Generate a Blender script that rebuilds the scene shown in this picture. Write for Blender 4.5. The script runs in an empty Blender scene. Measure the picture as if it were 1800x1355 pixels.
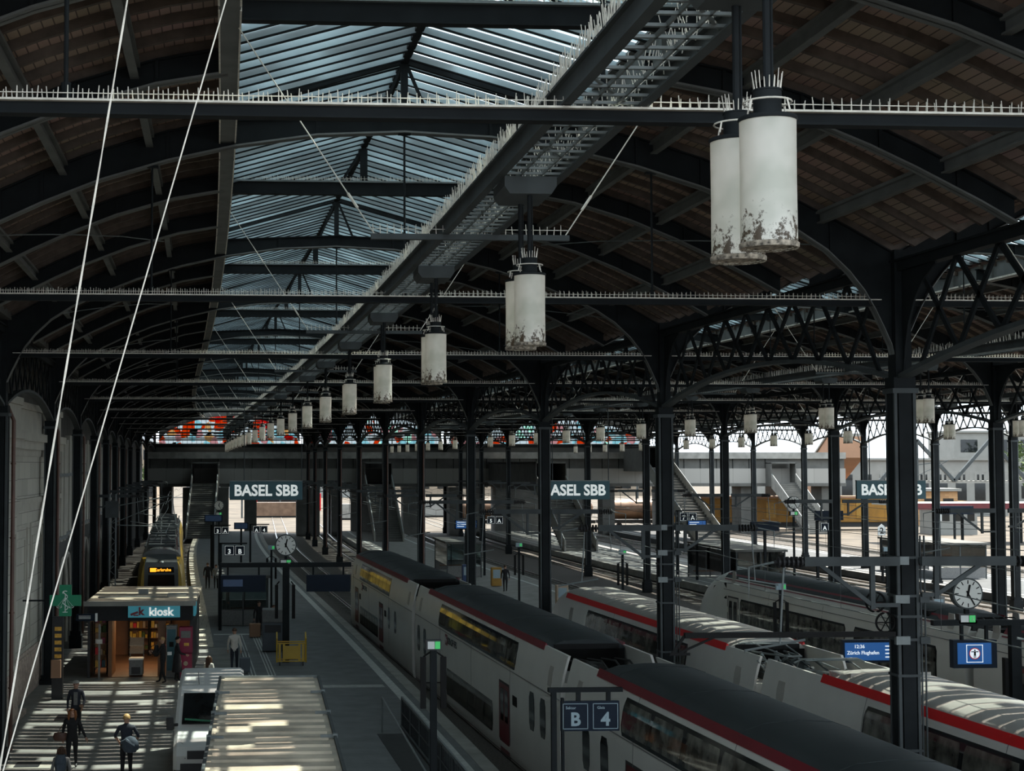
import bpy, bmesh, math, random
from mathutils import Vector, Matrix
random.seed(7)
sc = bpy.context.scene
COL = sc.collection
# ------------------------------------------------------------------ camera
FPX, CX0, CY0, YAW, PITCH, CAMZ = 2682.09, 634.73, 684.27, .0662, .0491, 8.6
cam = bpy.data.cameras.new('camera'); camo = bpy.data.objects.new('camera', cam); COL.objects.link(camo)
cam.sensor_fit = 'HORIZONTAL'; cam.sensor_width = 36; cam.lens = FPX/1800*36
cam.shift_x = (900-CX0)/1800; cam.shift_y = (CY0-677.5)/1800
cam.clip_end = 2000
camo.location = (0, 0, CAMZ); camo.rotation_euler = (math.pi/2+PITCH, 0, -YAW)
sc.camera = camo
# ------------------------------------------------------------------ world, sun, exposure
w = bpy.data.worlds.new('sky'); sc.world = w; w.use_nodes = True
nt = w.node_tree; bg = nt.nodes['Background']
bg.inputs[0].default_value = (.80, .91, 1.0, 1); bg.inputs[1].default_value = 2.3
sun = bpy.data.lights.new('sun', 'SUN'); sun.energy = 15; sun.angle = .0093; sun.color = (1, .93, .82)
suno = bpy.data.objects.new('sun', sun); COL.objects.link(suno)
suno.rotation_euler = Vector((.42, .26, 1.0)).to_track_quat('Z', 'Y').to_euler()
sc.view_settings.view_transform = 'Standard'; sc.view_settings.look = 'None'
sc.view_settings.gamma = 1; sc.view_settings.exposure = .32; sc.view_settings.use_curve_mapping = False
sc.cycles.max_bounces = 8; sc.cycles.diffuse_bounces = 4; sc.cycles.transparent_max_bounces = 16
sc.cycles.use_denoising = True; sc.cycles.caustics_reflective = False; sc.cycles.caustics_refractive = False
# ------------------------------------------------------------------ the hall's gentle curve
S = 15.7535
def bend(Y):
    u = max(0., min(Y/S, 12.4)); return -.1415*u*u+.0076*u**3
def dbend(Y):
    u = max(0., min(Y/S, 12.4)); return (-.283*u+.0228*u*u)/S
def FY(n): return (n-1+.8717)*S
# ------------------------------------------------------------------ materials
M = {}
def mat(name, col, rough=.6, metal=0., var=.12, scale=3., bump=0., emit=None, es=0., spec=.4):
    m = bpy.data.materials.new(name); m.use_nodes = True; n = m.node_tree.nodes; l = m.node_tree.links
    b = n['Principled BSDF']; b.inputs['Roughness'].default_value = rough; b.inputs['Metallic'].default_value = metal; b.inputs['Specular IOR Level'].default_value = spec
    tc = n.new('ShaderNodeTexCoord'); no = n.new('ShaderNodeTexNoise'); no.inputs['Scale'].default_value = scale; no.inputs['Detail'].default_value = 5
    l.new(tc.outputs['Object'], no.inputs['Vector'])
    r = n.new('ShaderNodeValToRGB'); e = r.color_ramp.elements
    e[0].position = .3; e[1].position = .7
    e[0].color = tuple(c*(1-var) for c in col)+(1,); e[1].color = tuple(min(1, c*(1+var)) for c in col)+(1,)
    l.new(no.outputs['Fac'], r.inputs[0]); l.new(r.outputs[0], b.inputs['Base Color'])
    if bump:
        bp = n.new('ShaderNodeBump'); bp.inputs['Strength'].default_value = bump; l.new(no.outputs['Fac'], bp.inputs['Height']); l.new(bp.outputs[0], b.inputs['Normal'])
    if emit: b.inputs['Emission Color'].default_value = emit+(1,); b.inputs['Emission Strength'].default_value = es
    M[name] = m; return m
mat('iron', (.0125, .015, .0165), .7, 0, .25, 2, spec=.12)
mat('iron_mid', (.058, .066, .068), .6, 0, .2, 2, spec=.2)
mat('girder_grey', (.13, .135, .13), .6, 0, .2, 2)
mat('iron_light', (.16, .18, .18), .45, .2, .2, 3)
mat('spike', (.70, .66, .58), .5, .1, .2, 9)
mat('rafter_wood', (.10, .078, .064), .8, 0, .3, 4)
mat('concrete', (.24, .235, .215), .85, 0, .2, 1.2, .1)
mat('concrete_dark', (.095, .095, .088), .85, 0, .2, .8)
mat('asphalt', (.135, .142, .142), .85, 0, .18, 1.3, .05)
mat('paving', (.20, .195, .18), .8, 0, .2, 1.1)
mat('ballast', (.052, .045, .038), .95, 0, .5, 14, .5)
mat('rail_steel', (.45, .43, .40), .3, .8, .15, 5)
mat('white_line', (.42, .43, .41), .7, 0, .2, 4)
mat('train_white', (.60, .585, .545), .3, .1, .05, .8)
mat('train_grey', (.36, .34, .31), .4, .1, .12, .7)
mat('train_roof', (.028, .034, .036), .6, 0, .15, .6, spec=.2)
mat('train_seam', (.16, .16, .155), .5, 0, .1, 1)
mat('train_under', (.02, .02, .02), .7, 0, .3, 5)
mat('wine_red', (.16, .012, .022), .35, 0, .1, 1)
mat('bright_red', (.62, .008, .012), .35, 0, .06, 1)
mat('dark_red', (.11, .012, .016), .4, 0, .15, 2)
mat('glass_dark', (.012, .014, .015), .06, 0, .2, 2)
mat('glass_pane', (.085, .082, .070), .04, 0, .95, 2.2)  # mottled colour stands in for reflections and the interior behind train windows
mat('stair_dark', (.035, .038, .038), .8)
mat('black', (.006, .006, .006), .6, spec=.15)
mat('yellow', (.52, .33, .03), .35, 0, .1, 1)
mat('ochre', (.24, .115, .012), .6, 0, .2, 1)
mat('yellow_dark', (.30, .16, .02), .5, 0, .2, 3)
mat('grey_cab', (.07, .08, .08), .22, 0, .15, 2)
mat('teal', (.012, .075, .095), .4, 0, .05, 1)
mat('navy', (.007, .013, .024), .5, 0, .1, 2, spec=.12)
mat('text_white', (.70, .72, .70), .5, 0, .02, 1)
mat('sign_white', (.75, .77, .75), .5, 0, .02, 1, 0, (.85, .92, .9), .38)
mat('text_grey', (.25, .33, .37), .5, 0, .02, 1)
mat('clock_face', (.62, .62, .58), .4, 0, .04, 2)
mat('green_sign', (.012, .16, .085), .4, 0, .05, 1)
mat('pharm_green', (.004, .085, .04), .35, 0, .05, 1, 0, (.005, .20, .10), .12)
mat('exit_green', (.05, .45, .12), .4, 0, .05, 1, 0, (.08, .8, .2), .22)
mat('screen_blue', (.01, .05, .16), .3, 0, .1, 1, 0, (.01, .10, .34), .40)
mat('screen_dim', (.01, .03, .08), .3, 0, .2, 2, 0, (.01, .04, .10), .12)
mat('screen_text', (.6, .6, .6), .4, 0, .02, 1, 0, (.8, .9, 1), .5)
mat('led_orange', (.6, .2, .02), .4, 0, .05, 1, 0, (1, .38, .02), 1.4)
mat('kiosk_blue', (.04, .24, .31), .35, 0, .1, 1, 0, (.06, .34, .42), .16)
mat('kiosk_red', (.25, .01, .05), .35, 0, .1, 1)
mat('kiosk_wood', (.17, .075, .03), .5, 0, .2, 2)
mat('kiosk_floor', (.12, .06, .035), .5, 0, .2, 2)
mat('metal_roof', (.52, .44, .34), .42, .1, .4, 1.1)
mat('van_silver', (.62, .62, .60), .28, .0, .05, 1)
mat('headlight', (.35, .36, .36), .15, .5, .4, 12)
mat('plastic_black', (.02, .02, .022), .5)
mat('sandstone', (.38, .36, .31), .9, 0, .12, 1.3, .15)
mat('granite', (.42, .34, .29), .85, 0, .35, 7, .3)
mat('rim_crust', (.22, .19, .15), .8, 0, .9, 30)
mat('pipe_brown', (.10, .048, .034), .5, 0, .2, 2)
mat('brick', (.30, .18, .09), .9, 0, .2, 3)
mat('worn_asphalt', (.062, .066, .068), .9, 0, .2, .8)
mat('yard_ground', (.070, .058, .044), .9, 0, .45, .25)
mat('beige', (.24, .19, .14), .8, 0, .12, .5)
mat('pale_wall', (.22, .22, .205), .8, 0, .1, .5)
mat('peach', (.30, .17, .105), .8, 0, .1, .5)
mat('tank', (.20, .13, .09), .35, .4, .25, 1)
mat('skin', (.42, .24, .17), .55, 0, .06, 8)
mat('cloth_black', (.012, .012, .014), .85, 0, .2, 10)
mat('cloth_navy', (.02, .024, .035), .8, 0, .2, 10)
mat('cloth_denim', (.05, .065, .085), .85, 0, .2, 12)
mat('cloth_grey', (.17, .17, .165), .85, 0, .15, 12)
mat('cloth_white', (.55, .52, .47), .85, 0, .08, 12)
mat('cloth_beige', (.40, .30, .22), .85, 0, .1, 12)
mat('cloth_red', (.35, .02, .03), .8, 0, .1, 12)
mat('hair_brown', (.055, .025, .012), .6, 0, .3, 20)
mat('hair_auburn', (.20, .075, .025), .5, 0, .3, 20)
mat('hair_grey', (.30, .28, .25), .7, 0, .2, 20)
mat('hair_blond', (.42, .26, .10), .55, 0, .3, 20)
mat('blue_bag', (.02, .045, .12), .5)
mat('warm_white', (.8, .7, .5), .5, 0, .02, 1, 0, (1, .72, .38), 4.0)
mat('suitcase', (.06, .075, .09), .45, 0, .1, 3)
mat('amber', (.65, .35, .05), .4, 0, .3, 8)
mat('foliage', (.06, .09, .03), .9, 0, .4, 2)
def nodes_mat(name):
    m = bpy.data.materials.new(name); m.use_nodes = True; M[name] = m
    return m, m.node_tree.nodes, m.node_tree.links
# planked roof: boards run along the hall, joints across
m, n, l = nodes_mat('roof_boards'); b = n['Principled BSDF']; b.inputs['Roughness'].default_value = .85
tc = n.new('ShaderNodeTexCoord'); br = n.new('ShaderNodeTexBrick'); mp = n.new('ShaderNodeMapping')
l.new(tc.outputs['UV'], mp.inputs[0]); l.new(mp.outputs[0], br.inputs[0])
br.inputs['Scale'].default_value = 1; br.inputs['Brick Width'].default_value = 2.6; br.inputs['Row Height'].default_value = .16; br.inputs['Mortar Size'].default_value = .010
br.inputs['Color1'].default_value = (.36, .26, .205, 1); br.inputs['Color2'].default_value = (.41, .29, .23, 1); br.inputs['Mortar'].default_value = (.10, .07, .055, 1)
no = n.new('ShaderNodeTexNoise'); no.inputs['Scale'].default_value = .6; l.new(tc.outputs['UV'], no.inputs[0])
mx = n.new('ShaderNodeMixRGB'); mx.blend_type = 'MULTIPLY'; mx.inputs[0].default_value = .35; l.new(br.outputs[0], mx.inputs[1]); l.new(no.outputs['Color'], mx.inputs[2]); l.new(mx.outputs[0], b.inputs['Base Color'])
# sooty wired glass and pale glazing bars of the roof lantern
mat('glazing_bar', (.36, .43, .46), .5, 0, .12, .5)
m, n, l = nodes_mat('dirty_glass'); b = n['Principled BSDF']; b.inputs['Roughness'].default_value = .4; b.inputs['Base Color'].default_value = (.3, .33, .34, 1)
tc = n.new('ShaderNodeTexCoord'); no = n.new('ShaderNodeTexNoise'); no.inputs['Scale'].default_value = .5; no.inputs['Detail'].default_value = 4; l.new(tc.outputs['Object'], no.inputs[0])
rp = n.new('ShaderNodeValToRGB'); rp.color_ramp.elements[0].color = (.20, .24, .26, 1); rp.color_ramp.elements[1].color = (.46, .53, .56, 1); rp.color_ramp.elements[0].position = .35; rp.color_ramp.elements[1].position = .65; l.new(no.outputs[0], rp.inputs[0])
tr = n.new('ShaderNodeBsdfTranslucent'); l.new(rp.outputs[0], tr.inputs[0]); ms = n.new('ShaderNodeMixShader'); ms.inputs[0].default_value = .85
l.new(b.outputs[0], ms.inputs[1]); l.new(tr.outputs[0], ms.inputs[2]); l.new(ms.outputs[0], n['Material Output'].inputs[0])
# frosted lamp glass with rust-brown dirt that gathers towards the bottom rim
m, n, l = nodes_mat('lamp_glass'); b = n['Principled BSDF']; b.inputs['Roughness'].default_value = .45
tc = n.new('ShaderNodeTexCoord'); no = n.new('ShaderNodeTexNoise'); no.inputs['Scale'].default_value = 13; no.inputs['Detail'].default_value = 8; no.inputs['Roughness'].default_value = .75
l.new(tc.outputs['Object'], no.inputs[0]); sx = n.new('ShaderNodeSeparateXYZ'); l.new(tc.outputs['Object'], sx.inputs[0])
mr = n.new('ShaderNodeMapRange'); mr.inputs[1].default_value = -.02; mr.inputs[2].default_value = .40; mr.inputs[3].default_value = .17; mr.inputs[4].default_value = -.07; l.new(sx.outputs[2], mr.inputs[0])
oi = n.new('ShaderNodeObjectInfo'); 
ad = n.new('ShaderNodeMath'); ad.operation = 'ADD'; l.new(no.outputs[0], ad.inputs[0]); l.new(mr.outputs[0], ad.inputs[1])
rp = n.new('ShaderNodeValToRGB'); e = rp.color_ramp.elements; e[0].position = .60; e[0].color = (.64, .63, .59, 1); e[1].position = .66; e[1].color = (.07, .052, .035, 1)
l.new(ad.outputs[0], rp.inputs[0]); n2 = n.new('ShaderNodeTexNoise'); n2.inputs['Scale'].default_value = 3.2; n2.inputs['Detail'].default_value = 2; l.new(tc.outputs['Object'], n2.inputs[0])
r2 = n.new('ShaderNodeValToRGB'); r2.color_ramp.elements[0].position = .35; r2.color_ramp.elements[0].color = (.74, .77, .74, 1); r2.color_ramp.elements[1].position = .6; r2.color_ramp.elements[1].color = (1, 1, 1, 1); l.new(n2.outputs[0], r2.inputs[0])
m2 = n.new('ShaderNodeMixRGB'); m2.blend_type = 'MULTIPLY'; m2.inputs[0].default_value = 1; l.new(rp.outputs[0], m2.inputs[1]); l.new(r2.outputs[0], m2.inputs[2]); rp = m2
l.new(rp.outputs[0], b.inputs['Base Color'])
tr = n.new('ShaderNodeBsdfTranslucent'); l.new(rp.outputs[0], tr.inputs[0]); ms = n.new('ShaderNodeMixShader'); ms.inputs[0].default_value = .35
mu = n.new('ShaderNodeMixRGB'); mu.blend_type = 'MULTIPLY'; mu.inputs[0].default_value = 1; mu.inputs[2].default_value = (1, .93, .78, 1); l.new(rp.outputs[0], mu.inputs[1])
l.new(mu.outputs[0], b.inputs['Emission Color']); b.inputs['Emission Strength'].default_value = .17
l.new(b.outputs[0], ms.inputs[1]); l.new(tr.outputs[0], ms.inputs[2]); l.new(ms.outputs[0], n['Material Output'].inputs[0])
# stained glass: coloured transparent cells with dark cames
def stained(name, cols):
    m, n, l = nodes_mat(name); tc = n.new('ShaderNodeTexCoord'); mp = n.new('ShaderNodeMapping'); mp.inputs['Scale'].default_value = (1, 1, 1)
    l.new(tc.outputs['Object'], mp.inputs[0])
    vo = n.new('ShaderNodeTexVoronoi'); vo.inputs['Scale'].default_value = 1.05; l.new(mp.outputs[0], vo.inputs[0])
    no = n.new('ShaderNodeTexNoise'); no.inputs['Scale'].default_value = .22; l.new(mp.outputs[0], no.inputs[0])
    s2 = n.new('ShaderNodeSeparateColor'); l.new(vo.outputs['Color'], s2.inputs[0])
    rp = n.new('ShaderNodeValToRGB'); rp.color_ramp.interpolation = 'CONSTANT'
    while len(rp.color_ramp.elements) < len(cols): rp.color_ramp.elements.new(.5)
    for i, c in enumerate(cols): rp.color_ramp.elements[i].position = i/len(cols); rp.color_ramp.elements[i].color = c+(1,)
    l.new(s2.outputs[0], rp.inputs[0])
    t = n.new('ShaderNodeBsdfTransparent'); l.new(rp.outputs[0], t.inputs[0]); g = n.new('ShaderNodeBsdfGlossy'); g.inputs[1].default_value = .2; g.inputs[0].default_value = (.1, .1, .1, 1)
    ms = n.new('ShaderNodeMixShader'); ms.inputs[0].default_value = .06; l.new(t.outputs[0], ms.inputs[1]); l.new(g.outputs[0], ms.inputs[2])
    l.new(ms.outputs[0], n['Material Output'].inputs[0])
W_, O_, R_, B_, K_, P_ = (.50, .52, .52), (.50, .11, .015), (.46, .025, .02), (.33, .48, .50), (.015, .015, .015), (.46, .30, .30)
stained('stained_vivid', [O_, W_, R_, B_, W_, O_, P_, B_, O_, W_, K_, (.5, .35, .2)])
stained('stained_pale', [W_, W_, B_, O_, W_, P_, W_, B_, W_, (.5, .7, .6)])
m, n, l = nodes_mat('clear_glass'); t = n.new('ShaderNodeBsdfTransparent'); t.inputs[0].default_value = (.72, .78, .78, 1); g = n.new('ShaderNodeBsdfGlossy'); g.inputs[1].default_value = .05
fr = n.new('ShaderNodeFresnel'); fr.inputs[0].default_value = 1.5; ms = n.new('ShaderNodeMixShader'); l.new(fr.outputs[0], ms.inputs[0]); l.new(t.outputs[0], ms.inputs[1]); l.new(g.outputs[0], ms.inputs[2]); l.new(ms.outputs[0], n['Material Output'].inputs[0])
# brickwork helpers
def block_mat(name, c1, c2, mo, bw, rh, ax='XZ'):
    m, n, l = nodes_mat(name); b = n['Principled BSDF']; b.inputs['Roughness'].default_value = .85
    tc = n.new('ShaderNodeTexCoord'); sx = n.new('ShaderNodeSeparateXYZ'); cb = n.new('ShaderNodeCombineXYZ'); l.new(tc.outputs['Object'], sx.inputs[0])
    l.new(sx.outputs['XYZ'.index(ax[0])], cb.inputs[0]); l.new(sx.outputs['XYZ'.index(ax[1])], cb.inputs[1])
    br = n.new('ShaderNodeTexBrick'); l.new(cb.outputs[0], br.inputs[0]); br.inputs['Scale'].default_value = 1; br.inputs['Brick Width'].default_value = bw; br.inputs['Row Height'].default_value = rh; br.inputs['Mortar Size'].default_value = .012
    br.inputs['Color1'].default_value = c1+(1,); br.inputs['Color2'].default_value = c2+(1,); br.inputs['Mortar'].default_value = mo+(1,); l.new(br.outputs[0], b.inputs['Base Color'])
block_mat('ashlar', (.36, .34, .29), (.44, .42, .36), (.17, .16, .14), 1.3, .62, 'YZ')
block_mat('slab_strip', (.36, .33, .27), (.42, .38, .31), (.13, .12, .10), .62, 1.1, 'XY')
block_mat('brown_brick', (.33, .19, .09), (.42, .25, .12), (.15, .1, .06), 1.2, .35, 'XZ')
block_mat('concrete_panels', (.26, .25, .23), (.31, .30, .275), (.07, .07, .06), 2.2, 3.0, 'XZ')
# ------------------------------------------------------------------ mesh builder
class MB:
    def __init__(s): s.v = []; s.f = []; s.m = []; s.uv = None
    def add(s, vs, fs, mi=0):
        o = len(s.v); s.v += [tuple(v) for v in vs]; s.f += [tuple(i+o for i in f) for f in fs]; s.m += [mi]*len(fs); return s
    def box(s, x0, x1, y0, y1, z0, z1, mi=0):
        return s.add([(x, y, z) for z in (z0, z1) for y in (y0, y1) for x in (x0, x1)], [(0, 2, 3, 1), (4, 5, 7, 6), (0, 1, 5, 4), (2, 6, 7, 3), (0, 4, 6, 2), (1, 3, 7, 5)], mi)
    def bar(s, p, q, wx, wz, mi=0, up=(0, 0, 1)):
        p = Vector(p); q = Vector(q); d = (q-p).normalized(); u = Vector(up)
        if abs(d.dot(u)) > .98: u = Vector((1, 0, 0))
        a = d.cross(u).normalized()*wx/2; c = a.cross(d).normalized()*wz/2
        vs = [r+i*a+j*c for r in (p, q) for i, j in ((-1, -1), (1, -1), (1, 1), (-1, 1))]
        return s.add(vs, [(3, 2, 1, 0), (4, 5, 6, 7), (0, 1, 5, 4), (1, 2, 6, 5), (2, 3, 7, 6), (3, 0, 4, 7)], mi)
    def tube(s, pts, r, n=8, mi=0, cap=True):
        pts = [Vector(p) for p in pts]; k = len(pts); rs = r if isinstance(r, (list, tuple)) else [r]*k; vs = []
        u = None
        for i, p in enumerate(pts):
            d = (pts[min(i+1, k-1)]-pts[max(i-1, 0)]).normalized()
            if u is None: u = Vector((0, 0, 1)) if abs(d.z) < .9 else Vector((1, 0, 0))
            a = d.cross(u).normalized(); c = a.cross(d).normalized()
            for j in range(n):
                t = 2*math.pi*j/n; vs.append(p+rs[i]*(math.cos(t)*a+math.sin(t)*c))
        fs = [(i*n+j, i*n+(j+1) % n, (i+1)*n+(j+1) % n, (i+1)*n+j) for i in range(k-1) for j in range(n)]
        if cap: fs += [tuple(range(n-1, -1, -1)), tuple((k-1)*n+j for j in range(n))]
        return s.add(vs, fs, mi)
    def lathe(s, prof, c=(0, 0, 0), n=24, mi=0):    # profile of (r, z), axis Z
        vs = []; k = len(prof)
        for r, z in prof:
            for j in range(n): t = 2*math.pi*j/n; vs.append((c[0]+r*math.cos(t), c[1]+r*math.sin(t), c[2]+z))
        fs = [(i*n+j, i*n+(j+1) % n, (i+1)*n+(j+1) % n, (i+1)*n+j) for i in range(k-1) for j in range(n)]
        return s.add(vs, fs, mi)
    def disc(s, c, r, axis='Z', th=.02, n=32, mi=0):
        vs = []
        for o in (-th/2, th/2):
            for j in range(n):
                t = 2*math.pi*j/n; a, b = r*math.cos(t), r*math.sin(t)
                vs.append({'Z': (c[0]+a, c[1]+b, c[2]+o), 'Y': (c[0]+a, c[1]+o, c[2]+b), 'X': (c[0]+o, c[1]+a, c[2]+b)}[axis])
        fs = [tuple(range(n)), tuple(range(2*n-1, n-1, -1))]+[(j, n+j, n+(j+1) % n, (j+1) % n) for j in range(n)]
        return s.add(vs, fs, mi)
    def prism(s, poly, y0, y1, mi=0):               # polygon in XZ, extruded along Y
        n = len(poly); vs = [(x, y0, z) for x, z in poly]+[(x, y1, z) for x, z in poly]
        return s.add(vs, [tuple(range(n)), tuple(range(2*n-1, n-1, -1))]+[(j, n+j, n+(j+1) % n, (j+1) % n) for j in range(n)], mi)
    def prismX(s, poly, x0, x1, mi=0):              # polygon in YZ, extruded along X
        n = len(poly); vs = [(x0, y, z) for y, z in poly]+[(x1, y, z) for y, z in poly]
        return s.add(vs, [tuple(range(n)), tuple(range(2*n-1, n-1, -1))]+[(j, n+j, n+(j+1) % n, (j+1) % n) for j in range(n)], mi)
    def strip(s, A, B, t0, t1, mi=0):               # web between two XZ polylines, thickness t0..t1 in Y
        n = len(A); vs = []
        for t in (t0, t1): vs += [(x, t, z) for x, z in A]+[(x, t, z) for x, z in B]
        fs = []
        for i in range(n-1):
            fs += [(i, i+1, n+i+1, n+i), (2*n+i, 3*n+i, 3*n+i+1, 2*n+i+1), (i, 2*n+i, 2*n+i+1, i+1), (n+i, n+i+1, 3*n+i+1, 3*n+i)]
        fs += [(0, n, 3*n, 2*n), (n-1, 3*n-1, 4*n-1, 2*n-1)]
        return s.add(vs, fs, mi)
    def loftY(s, sec, ys, mi=0, xf=None, cap=True): # closed XZ section swept along Y stations
        n = len(sec); vs = []
        for y in ys:
            for x, z in sec:
                if xf: x, z = xf(x, z, y)
                vs.append((x, y, z))
        k = len(ys); fs = [(i*n+j, (i+1)*n+j, (i+1)*n+(j+1) % n, i*n+(j+1) % n) for i in range(k-1) for j in range(n)]
        if cap: fs += [tuple(range(n)), tuple((k-1)*n+j for j in range(n-1, -1, -1))]
        return s.add(vs, fs, mi)
    def spike(s, x, y, z, h, r=.007, tx=0, ty=0, mi=0):
        vs = [(x+r*math.cos(t), y+r*math.sin(t), z) for t in (0, 2.09, 4.19)]+[(x+tx+r*.6*math.cos(t), y+ty+r*.6*math.sin(t), z+h) for t in (0, 2.09, 4.19)]
        return s.add(vs, [(0, 1, 4, 3), (1, 2, 5, 4), (2, 0, 3, 5), (3, 4, 5)], mi)
    def warp(s): s.v = [(x+bend(y), y, z) for x, y, z in s.v]; return s
    def shift(s, dx=0, dy=0, dz=0): s.v = [(x+dx, y+dy, z+dz) for x, y, z in s.v]; return s
def rng(a, b, st):
    n = max(1, int(round((b-a)/st))); return [a+(b-a)*i/n for i in range(n+1)]
def RECT(x0, x1, z0, z1): return [(x0, z0), (x1, z0), (x1, z1), (x0, z1)]
def tag(o, label=None, cat=None, group=None, kind=None):
    if label: o['label'] = label
    if cat: o['category'] = cat
    if group: o['group'] = group
    if kind: o['kind'] = kind
    return o
def build(name, mb, mats, parent=None, label=None, cat=None, group=None, kind=None, smooth=False, loc=None, rz=0, bevel=0):
    me = bpy.data.meshes.new(name); me.from_pydata(mb.v, [], mb.f)
    for k in ([mats] if isinstance(mats, str) else mats): me.materials.append(M[k])
    for p, i in zip(me.polygons, mb.m): p.material_index = i; p.use_smooth = smooth
    bm = bmesh.new(); bm.from_mesh(me); bmesh.ops.recalc_face_normals(bm, faces=bm.faces); bm.to_mesh(me); bm.free()
    if smooth:
        try: me.set_sharp_from_angle(angle=.7)
        except Exception: pass
    o = bpy.data.objects.new(name, me); COL.objects.link(o)
    if parent: o.parent = parent
    if loc: o.location = loc
    if rz: o.rotation_euler = (0, 0, rz)
    if bevel:
        b = o.modifiers.new('bevel', 'BEVEL'); b.width = bevel; b.segments = 2; b.limit_method = 'ANGLE'
    return tag(o, label, cat, group, kind)
def empty(name, loc=(0, 0, 0), label=None, cat=None, group=None, rz=0, kind=None):
    o = bpy.data.objects.new(name, None); COL.objects.link(o); o.location = loc; o.rotation_euler = (0, 0, rz); o.empty_display_size = .1
    return tag(o, label, cat, group, kind)
KIDS = {}
def copy_tree(o, parent=None):
    c = o.copy(); COL.objects.link(c)
    if parent: c.parent = parent
    for ch in [x for x in bpy.data.objects if x.parent == o]: copy_tree(ch, c)
    return c
def clone(o, loc, label, group=None, rz=None, scale=None):
    c = copy_tree(o); c.location = loc; c['label'] = label
    if group: c['group'] = group
    if rz is not None: c.rotation_euler = (0, 0, rz)
    if scale: c.scale = scale
    return c
def text(name, s, size, parent, loc, matn, bold=.0, rot=(math.pi/2, 0, 0), depth=.006, align='CENTER', sx=1):
    cu = bpy.data.curves.new(name, 'FONT'); cu.body = s; cu.size = size; cu.align_x = align; cu.align_y = 'CENTER'; cu.extrude = depth; cu.offset = bold; cu.resolution_u = 3
    t = bpy.data.objects.new(name, cu); COL.objects.link(t); dg = bpy.context.evaluated_depsgraph_get(); me = bpy.data.meshes.new_from_object(t.evaluated_get(dg))
    bpy.data.objects.remove(t); me.materials.clear(); me.materials.append(M[matn]); o = bpy.data.objects.new(name, me); COL.objects.link(o)
    o.parent = parent; o.location = loc; o.rotation_euler = rot; o.scale = (sx, 1, 1); return o
ORD = ['', 'nearest', 'second', 'third', 'fourth', 'fifth', 'sixth', 'seventh', 'eighth', 'ninth', 'tenth', 'eleventh', 'twelfth', 'thirteenth', 'fourteenth', 'fifteenth', 'sixteenth', 'seventeenth', 'eighteenth', 'nineteenth', 'twentieth', 'twenty-first', 'twenty-second', 'twenty-third', 'twenty-fourth', 'twenty-fifth', 'twenty-sixth', 'twenty-seventh', 'twenty-eighth', 'twenty-ninth', 'thirtieth', 'thirty-first', 'thirty-second', 'thirty-third', 'thirty-fourth', 'thirty-fifth', 'thirty-sixth', 'thirty-seventh', 'thirty-eighth', 'thirty-ninth', 'fortieth']
# ------------------------------------------------------------------ the three halls
HALL = [('left', 3.25, 9.82), ('middle', 22.5, 9.43), ('right', 41.5, 9.6)]
XA, XL, XB = 13.13, -6.57, 31.93
def XC(n): return {1: 46, 2: 46, 3: 46, 4: 46, 5: 47.5, 6: 50.3, 7: 53.3, 8: 55.2, 9: 56.6, 10: 57.6, 11: 58.4, 12: 59, 13: 59.3}.get(int(n), 46)
def XCY(Y):
    u = Y/S+1-.8717; a = max(1, min(13, int(math.floor(u)))); b = min(13, a+1); f = max(0, min(1, u-a)); return XC(a)*(1-f)+XC(b)*f
def hallxf(h, Y):                                   # centre and width factor of hall h at Y
    if h < 2: return HALL[h][1], HALL[h][2]/9.82
    c = (XB+XCY(Y))/2; return c, (XCY(Y)-XB)/2/9.82
LOW = [(0, 15.07), (1.7, 14.99), (3.3, 14.75), (4.6, 14.45), (5.9, 14.05), (7.0, 13.6), (7.8, 13.22), (8.4, 12.83), (8.85, 12.4), (9.15, 12.02), (9.36, 11.65), (9.55, 11.25), (9.68, 10.95), (9.76, 10.6), (9.80, 10.28)]
def interp(T, d):
    d = min(max(d, T[0][0]), T[-1][0])
    for (a, x), (b, y) in zip(T, T[1:]):
        if d <= b: return x+(y-x)*(d-a)/(b-a)
def ZR(d):                                          # roof line: top of the arches
    base = [(0, 15.42), (3.3, 15.28), (4.6, 15.05), (5.9, 14.66), (7.0, 14.22), (7.8, 13.85), (8.85, 13.32), (9.82, 12.78)]
    return interp(base, d)
DL = 3.45                                           # half width of the lantern
YEND = 203.0
YS0 = 5.0
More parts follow.
